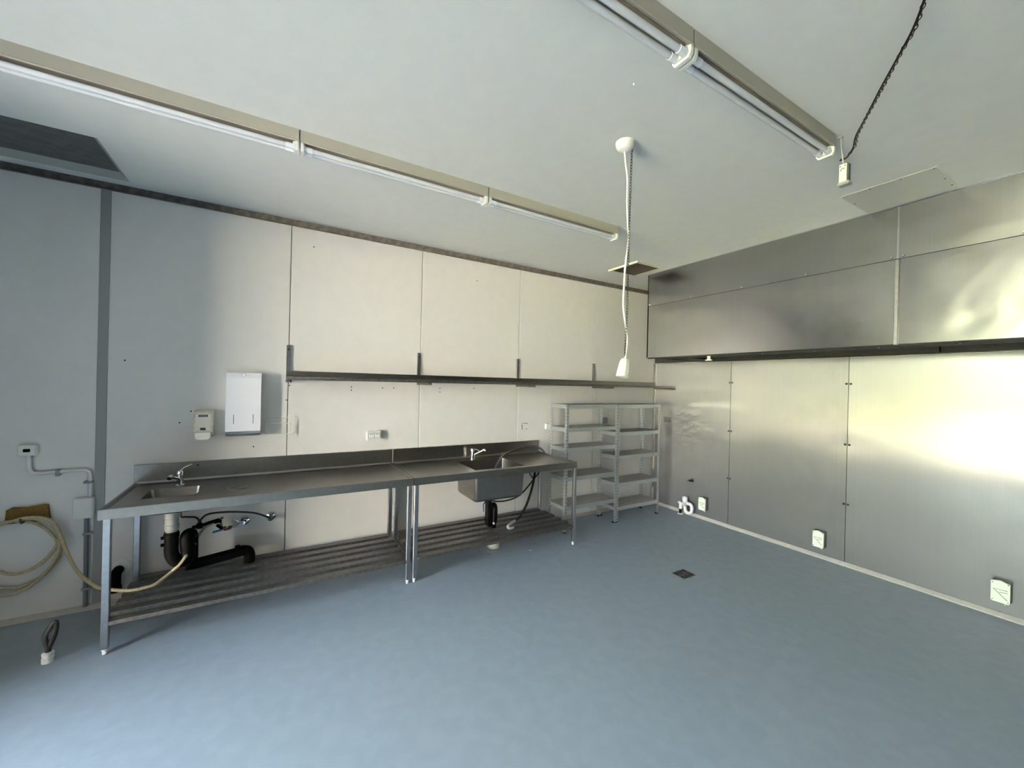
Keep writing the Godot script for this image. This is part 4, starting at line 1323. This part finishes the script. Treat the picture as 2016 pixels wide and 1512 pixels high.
	# drain hole cover behind the front leg
	t = thing("wall_outlet", "black elbow pipe in a white wall ring behind the bench's near left leg", "drain pipe", V(-5.88, 0.22, 0))
	st = nb()
	lathe(st, [Vector2(0.0, 0.010), Vector2(0.055, 0.010), Vector2(0.062, 0.005), Vector2(0.063, 0.0)], V(-5.875, 0.265, 0), Vector3.BACK, 26)
	obj("wall_ring", st, M.white, t)
	st = nb()
	tube(st, curve([V(-5.885, 0.255, 0.008), V(-5.885, 0.255, 0.04), V(-5.888, 0.24, 0.062), V(-5.888, 0.20, 0.07), V(-5.888, 0.125, 0.07)], 6), 0.032, 16)
	lathe(st, [Vector2(0.038, 0.12), Vector2(0.038, 0.155), Vector2(0.033, 0.16)], V(-5.888, 0, 0.07), Vector3.UP, 16)
	obj("elbow", st, M.black, t)
	# floor stub with a looped cable
	t = thing("floor_conduit", "white floor conduit stub with a dark looped cable standing beside the near bench leg", "conduit stub", V(-6.035, 0, 0.645))
	st = nb()
	lathe(st, [Vector2(0, 0.0), Vector2(0.027, 0.0), Vector2(0.027, 0.030), Vector2(0.023, 0.034), Vector2(0.023, 0.040), Vector2(0.027, 0.044), Vector2(0.027, 0.054), Vector2(0.018, 0.060), Vector2(0, 0.060)], V(-6.035, 0, 0.645), Vector3.UP, 20)
	obj("stub", st, M.white, t)
	st = nb()
	tube(st, curve([V(-6.035, 0.055, 0.645), V(-6.036, 0.085, 0.645), V(-6.046, 0.125, 0.648), V(-6.045, 0.165, 0.65), V(-6.026, 0.205, 0.65), V(-6.008, 0.232, 0.648), V(-6.004, 0.205, 0.645), V(-6.010, 0.16, 0.642), V(-6.020, 0.12, 0.642), V(-6.033, 0.085, 0.643)], 6), 0.0135, 10)
	obj("cable_loop", st, M.rubber, t)

# ---------------------------------------------------------------- ceiling fittings
func build_ceiling_fittings() -> void:
	var st := nb()
	var t := thing("attic_hatch", "dark open ceiling hatch with pale frame in the top left corner", "ceiling hatch", V(-6.3, CEIL, 0.41))
	var x0 := -6.80; var x1 := -5.853; var z0 := 0.10; var z1 := 0.727
	prism(st, PackedVector2Array([Vector2(0, 0), Vector2(0.05, 0.05), Vector2(0.05, 0.12), Vector2(0, 0.12)]), V(x1, CEIL, z0), Vector3.LEFT, Vector3.UP, V(0, 0, z1 - z0))
	prism(st, PackedVector2Array([Vector2(0, 0), Vector2(0.05, 0.05), Vector2(0.05, 0.12), Vector2(0, 0.12)]), V(x0, CEIL, z1), Vector3.FORWARD, Vector3.UP, V(x1 - x0, 0, 0))
	prism(st, PackedVector2Array([Vector2(0, 0), Vector2(0.05, 0.05), Vector2(0.05, 0.12), Vector2(0, 0.12)]), V(x0, CEIL, z0), Vector3.BACK, Vector3.UP, V(x1 - x0, 0, 0))
	bx(st, x0, x0 + 0.05, CEIL, CEIL + 0.12, z0, z1)
	obj("hatch_frame", st, M.hatch_frame, t)
	st = nb()
	bx(st, x0 + 0.03, x1 - 0.03, CEIL + 0.042, CEIL + 0.052, z0 + 0.03, z1 - 0.03)
	obj("hatch_lid", st, M.hatch_lid, t)
	# return air vent beside the hood
	t = thing("ceiling_vent", "square ceiling vent with dusty brown mesh and pale frame beside the hood", "air vent", V(-1.19, CEIL, 0.69))
	var vx0 := -1.425; var vx1 := -0.945; var vz0 := 0.455; var vz1 := 0.915
	st = nb()
	bx(st, vx0, vx0 + 0.055, CEIL - 0.008, CEIL, vz0, vz1, 0.002)
	bx(st, vx1 - 0.055, vx1, CEIL - 0.008, CEIL, vz0, vz1, 0.002)
	bx(st, vx0 + 0.055, vx1 - 0.055, CEIL - 0.008, CEIL, vz1 - 0.055, vz1, 0.002)
	bx(st, vx0 + 0.055, vx1 - 0.055, CEIL - 0.008, CEIL, vz0, vz0 + 0.025, 0.002)
	bx(st, vx0 - 0.004, vx0 + 0.004, CEIL - 0.022, CEIL, vz0, vz1, 0.002)
	obj("vent_frame", st, M.off_white, t)
	st = nb()
	bx(st, vx0 + 0.055, vx1 - 0.055, CEIL - 0.0015, CEIL, vz0 + 0.025, vz1 - 0.055)
	obj("mesh_filter", st, M.filter, t)
	st = nb()
	for k in 17:
		bx(st, vx0 + 0.055 + k * 0.0225, vx0 + 0.057 + k * 0.0225, CEIL - 0.007, CEIL, vz0 + 0.025, vz1 - 0.055)
	for k in 17:
		bx(st, vx0 + 0.055, vx1 - 0.055, CEIL - 0.0065, CEIL, vz0 + 0.025 + k * 0.0235, vz0 + 0.027 + k * 0.0235)
	var gr := obj("egg_crate", st, M.filter, t)
	gr.set_meta("kind", "stuff")
	# sheet metal access panel on the ceiling
	t = thing("access_panel", "flat painted sheet panel screwed to the ceiling against the hood", "access panel", V(-1.13, CEIL, 3.03))
	st = nb()
	bx(st, -1.387, -0.90, CEIL - 0.006, CEIL, 2.775, 3.272, 0.002)
	obj("cover_sheet", st, M.panel_paint, t)
	for p in [[-1.372, 2.79], [-1.372, 2.94], [-1.372, 3.10], [-1.372, 3.255], [-1.15, 3.256], [-1.0, 3.256], [-1.18, 2.79]]:
		st = nb()
		lathe(st, [Vector2(0, -0.004), Vector2(0.004, -0.003), Vector2(0.006, 0)], V(p[0], CEIL - 0.006, p[1]), Vector3.UP, 8)
		obj("screw", st, M.steel_dark, t)
	st = nb()
	lathe(st, [Vector2(0, -0.010), Vector2(0.003, -0.009), Vector2(0.005, 0)], V(-3.484, CEIL, 2.748), Vector3.UP, 10)
	tag(obj("ceiling_plug", st, M.white), "tiny white plug stuck in the ceiling above the pendant rose", "plug")
	st = nb()
	lathe(st, [Vector2(0, -0.004), Vector2(0.016, -0.003), Vector2(0.02, 0)], V(-3.99, CEIL, 3.0), Vector3.UP, 12)
	tag(obj("ceiling_patch", st, M.ceiling), "small round filled patch in the white ceiling between the two light rows", "patch")

func build_floor_things() -> void:
	var t := thing("floor_drain", "square grey metal floor drain with cross pattern in the open floor", "floor drain", V(-1.61, 0, 1.73))
	var x0 := -1.695; var x1 := -1.53; var z0 := 1.66; var z1 := 1.795
	var st := nb()
	bx(st, x0, x0 + 0.012, -0.002, 0.0025, z0, z1, 0.001)
	bx(st, x1 - 0.012, x1, -0.002, 0.0025, z0, z1, 0.001)
	bx(st, x0 + 0.012, x1 - 0.012, -0.002, 0.0025, z0, z0 + 0.012, 0.001)
	bx(st, x0 + 0.012, x1 - 0.012, -0.002, 0.0025, z1 - 0.012, z1, 0.001)
	obj("drain_frame", st, M.steel_dark, t)
	st = nb()
	bx(st, x0 + 0.012, x1 - 0.012, -0.002, 0.0006, z0 + 0.012, z1 - 0.012)
	obj("sump", st, M.dark_gap, t)
	st = nb()
	var c := V((x0 + x1) / 2, 0.0012, (z0 + z1) / 2)
	for r in [0.018, 0.036, 0.054]:
		var ring := []
		for k in 20:
			ring.append(c + V(cos(TAU * k / 20) * r, 0, sin(TAU * k / 20) * r))
		tube(st, ring, 0.0035, 6, false, true)
	for k in 4:
		box(st, c, V(0.15 if k % 2 == 0 else 0.145, 0.003, 0.006), 0.0, Basis(Vector3.UP, PI * k / 4))
	obj("grate", st, M.steel_dark, t)
	# crumbs of paint and plaster left on the floor
	var rng := RandomNumberGenerator.new()
	rng.seed = 12
	var spots := [[V(-2.585, 0, 0.642), "white paint chip on the floor in front of the deep sink's trap", 0.022], [V(-3.015, 0, 0.53), "dark grey grit lump on the floor beside the white floor waste", 0.024], [V(-4.02, 0, 2.62), "tiny dark crumb on the bare floor nearest the camera", 0.008], [V(-3.72, 0, 2.95), "pale paint fleck on the floor near the bottom edge", 0.02]]
	for i in spots.size():
		st = nb()
		var s: float = spots[i][2]
		for k in 3:
			var p: Vector3 = spots[i][0] + V(rng.randf_range(-0.7, 0.7) * s, 0, rng.randf_range(-0.7, 0.7) * s)
			box(st, p + V(0, s * 0.16, 0), V(s * rng.randf_range(0.4, 0.8), s * 0.3, s * rng.randf_range(0.4, 0.7)), s * 0.08, Basis(Vector3.UP, rng.randf() * 3.0))
		tag(obj("floor_crumb", st, M.grey_pl if i == 1 or i == 2 else M.white), spots[i][1], "debris", "crumbs on the floor")
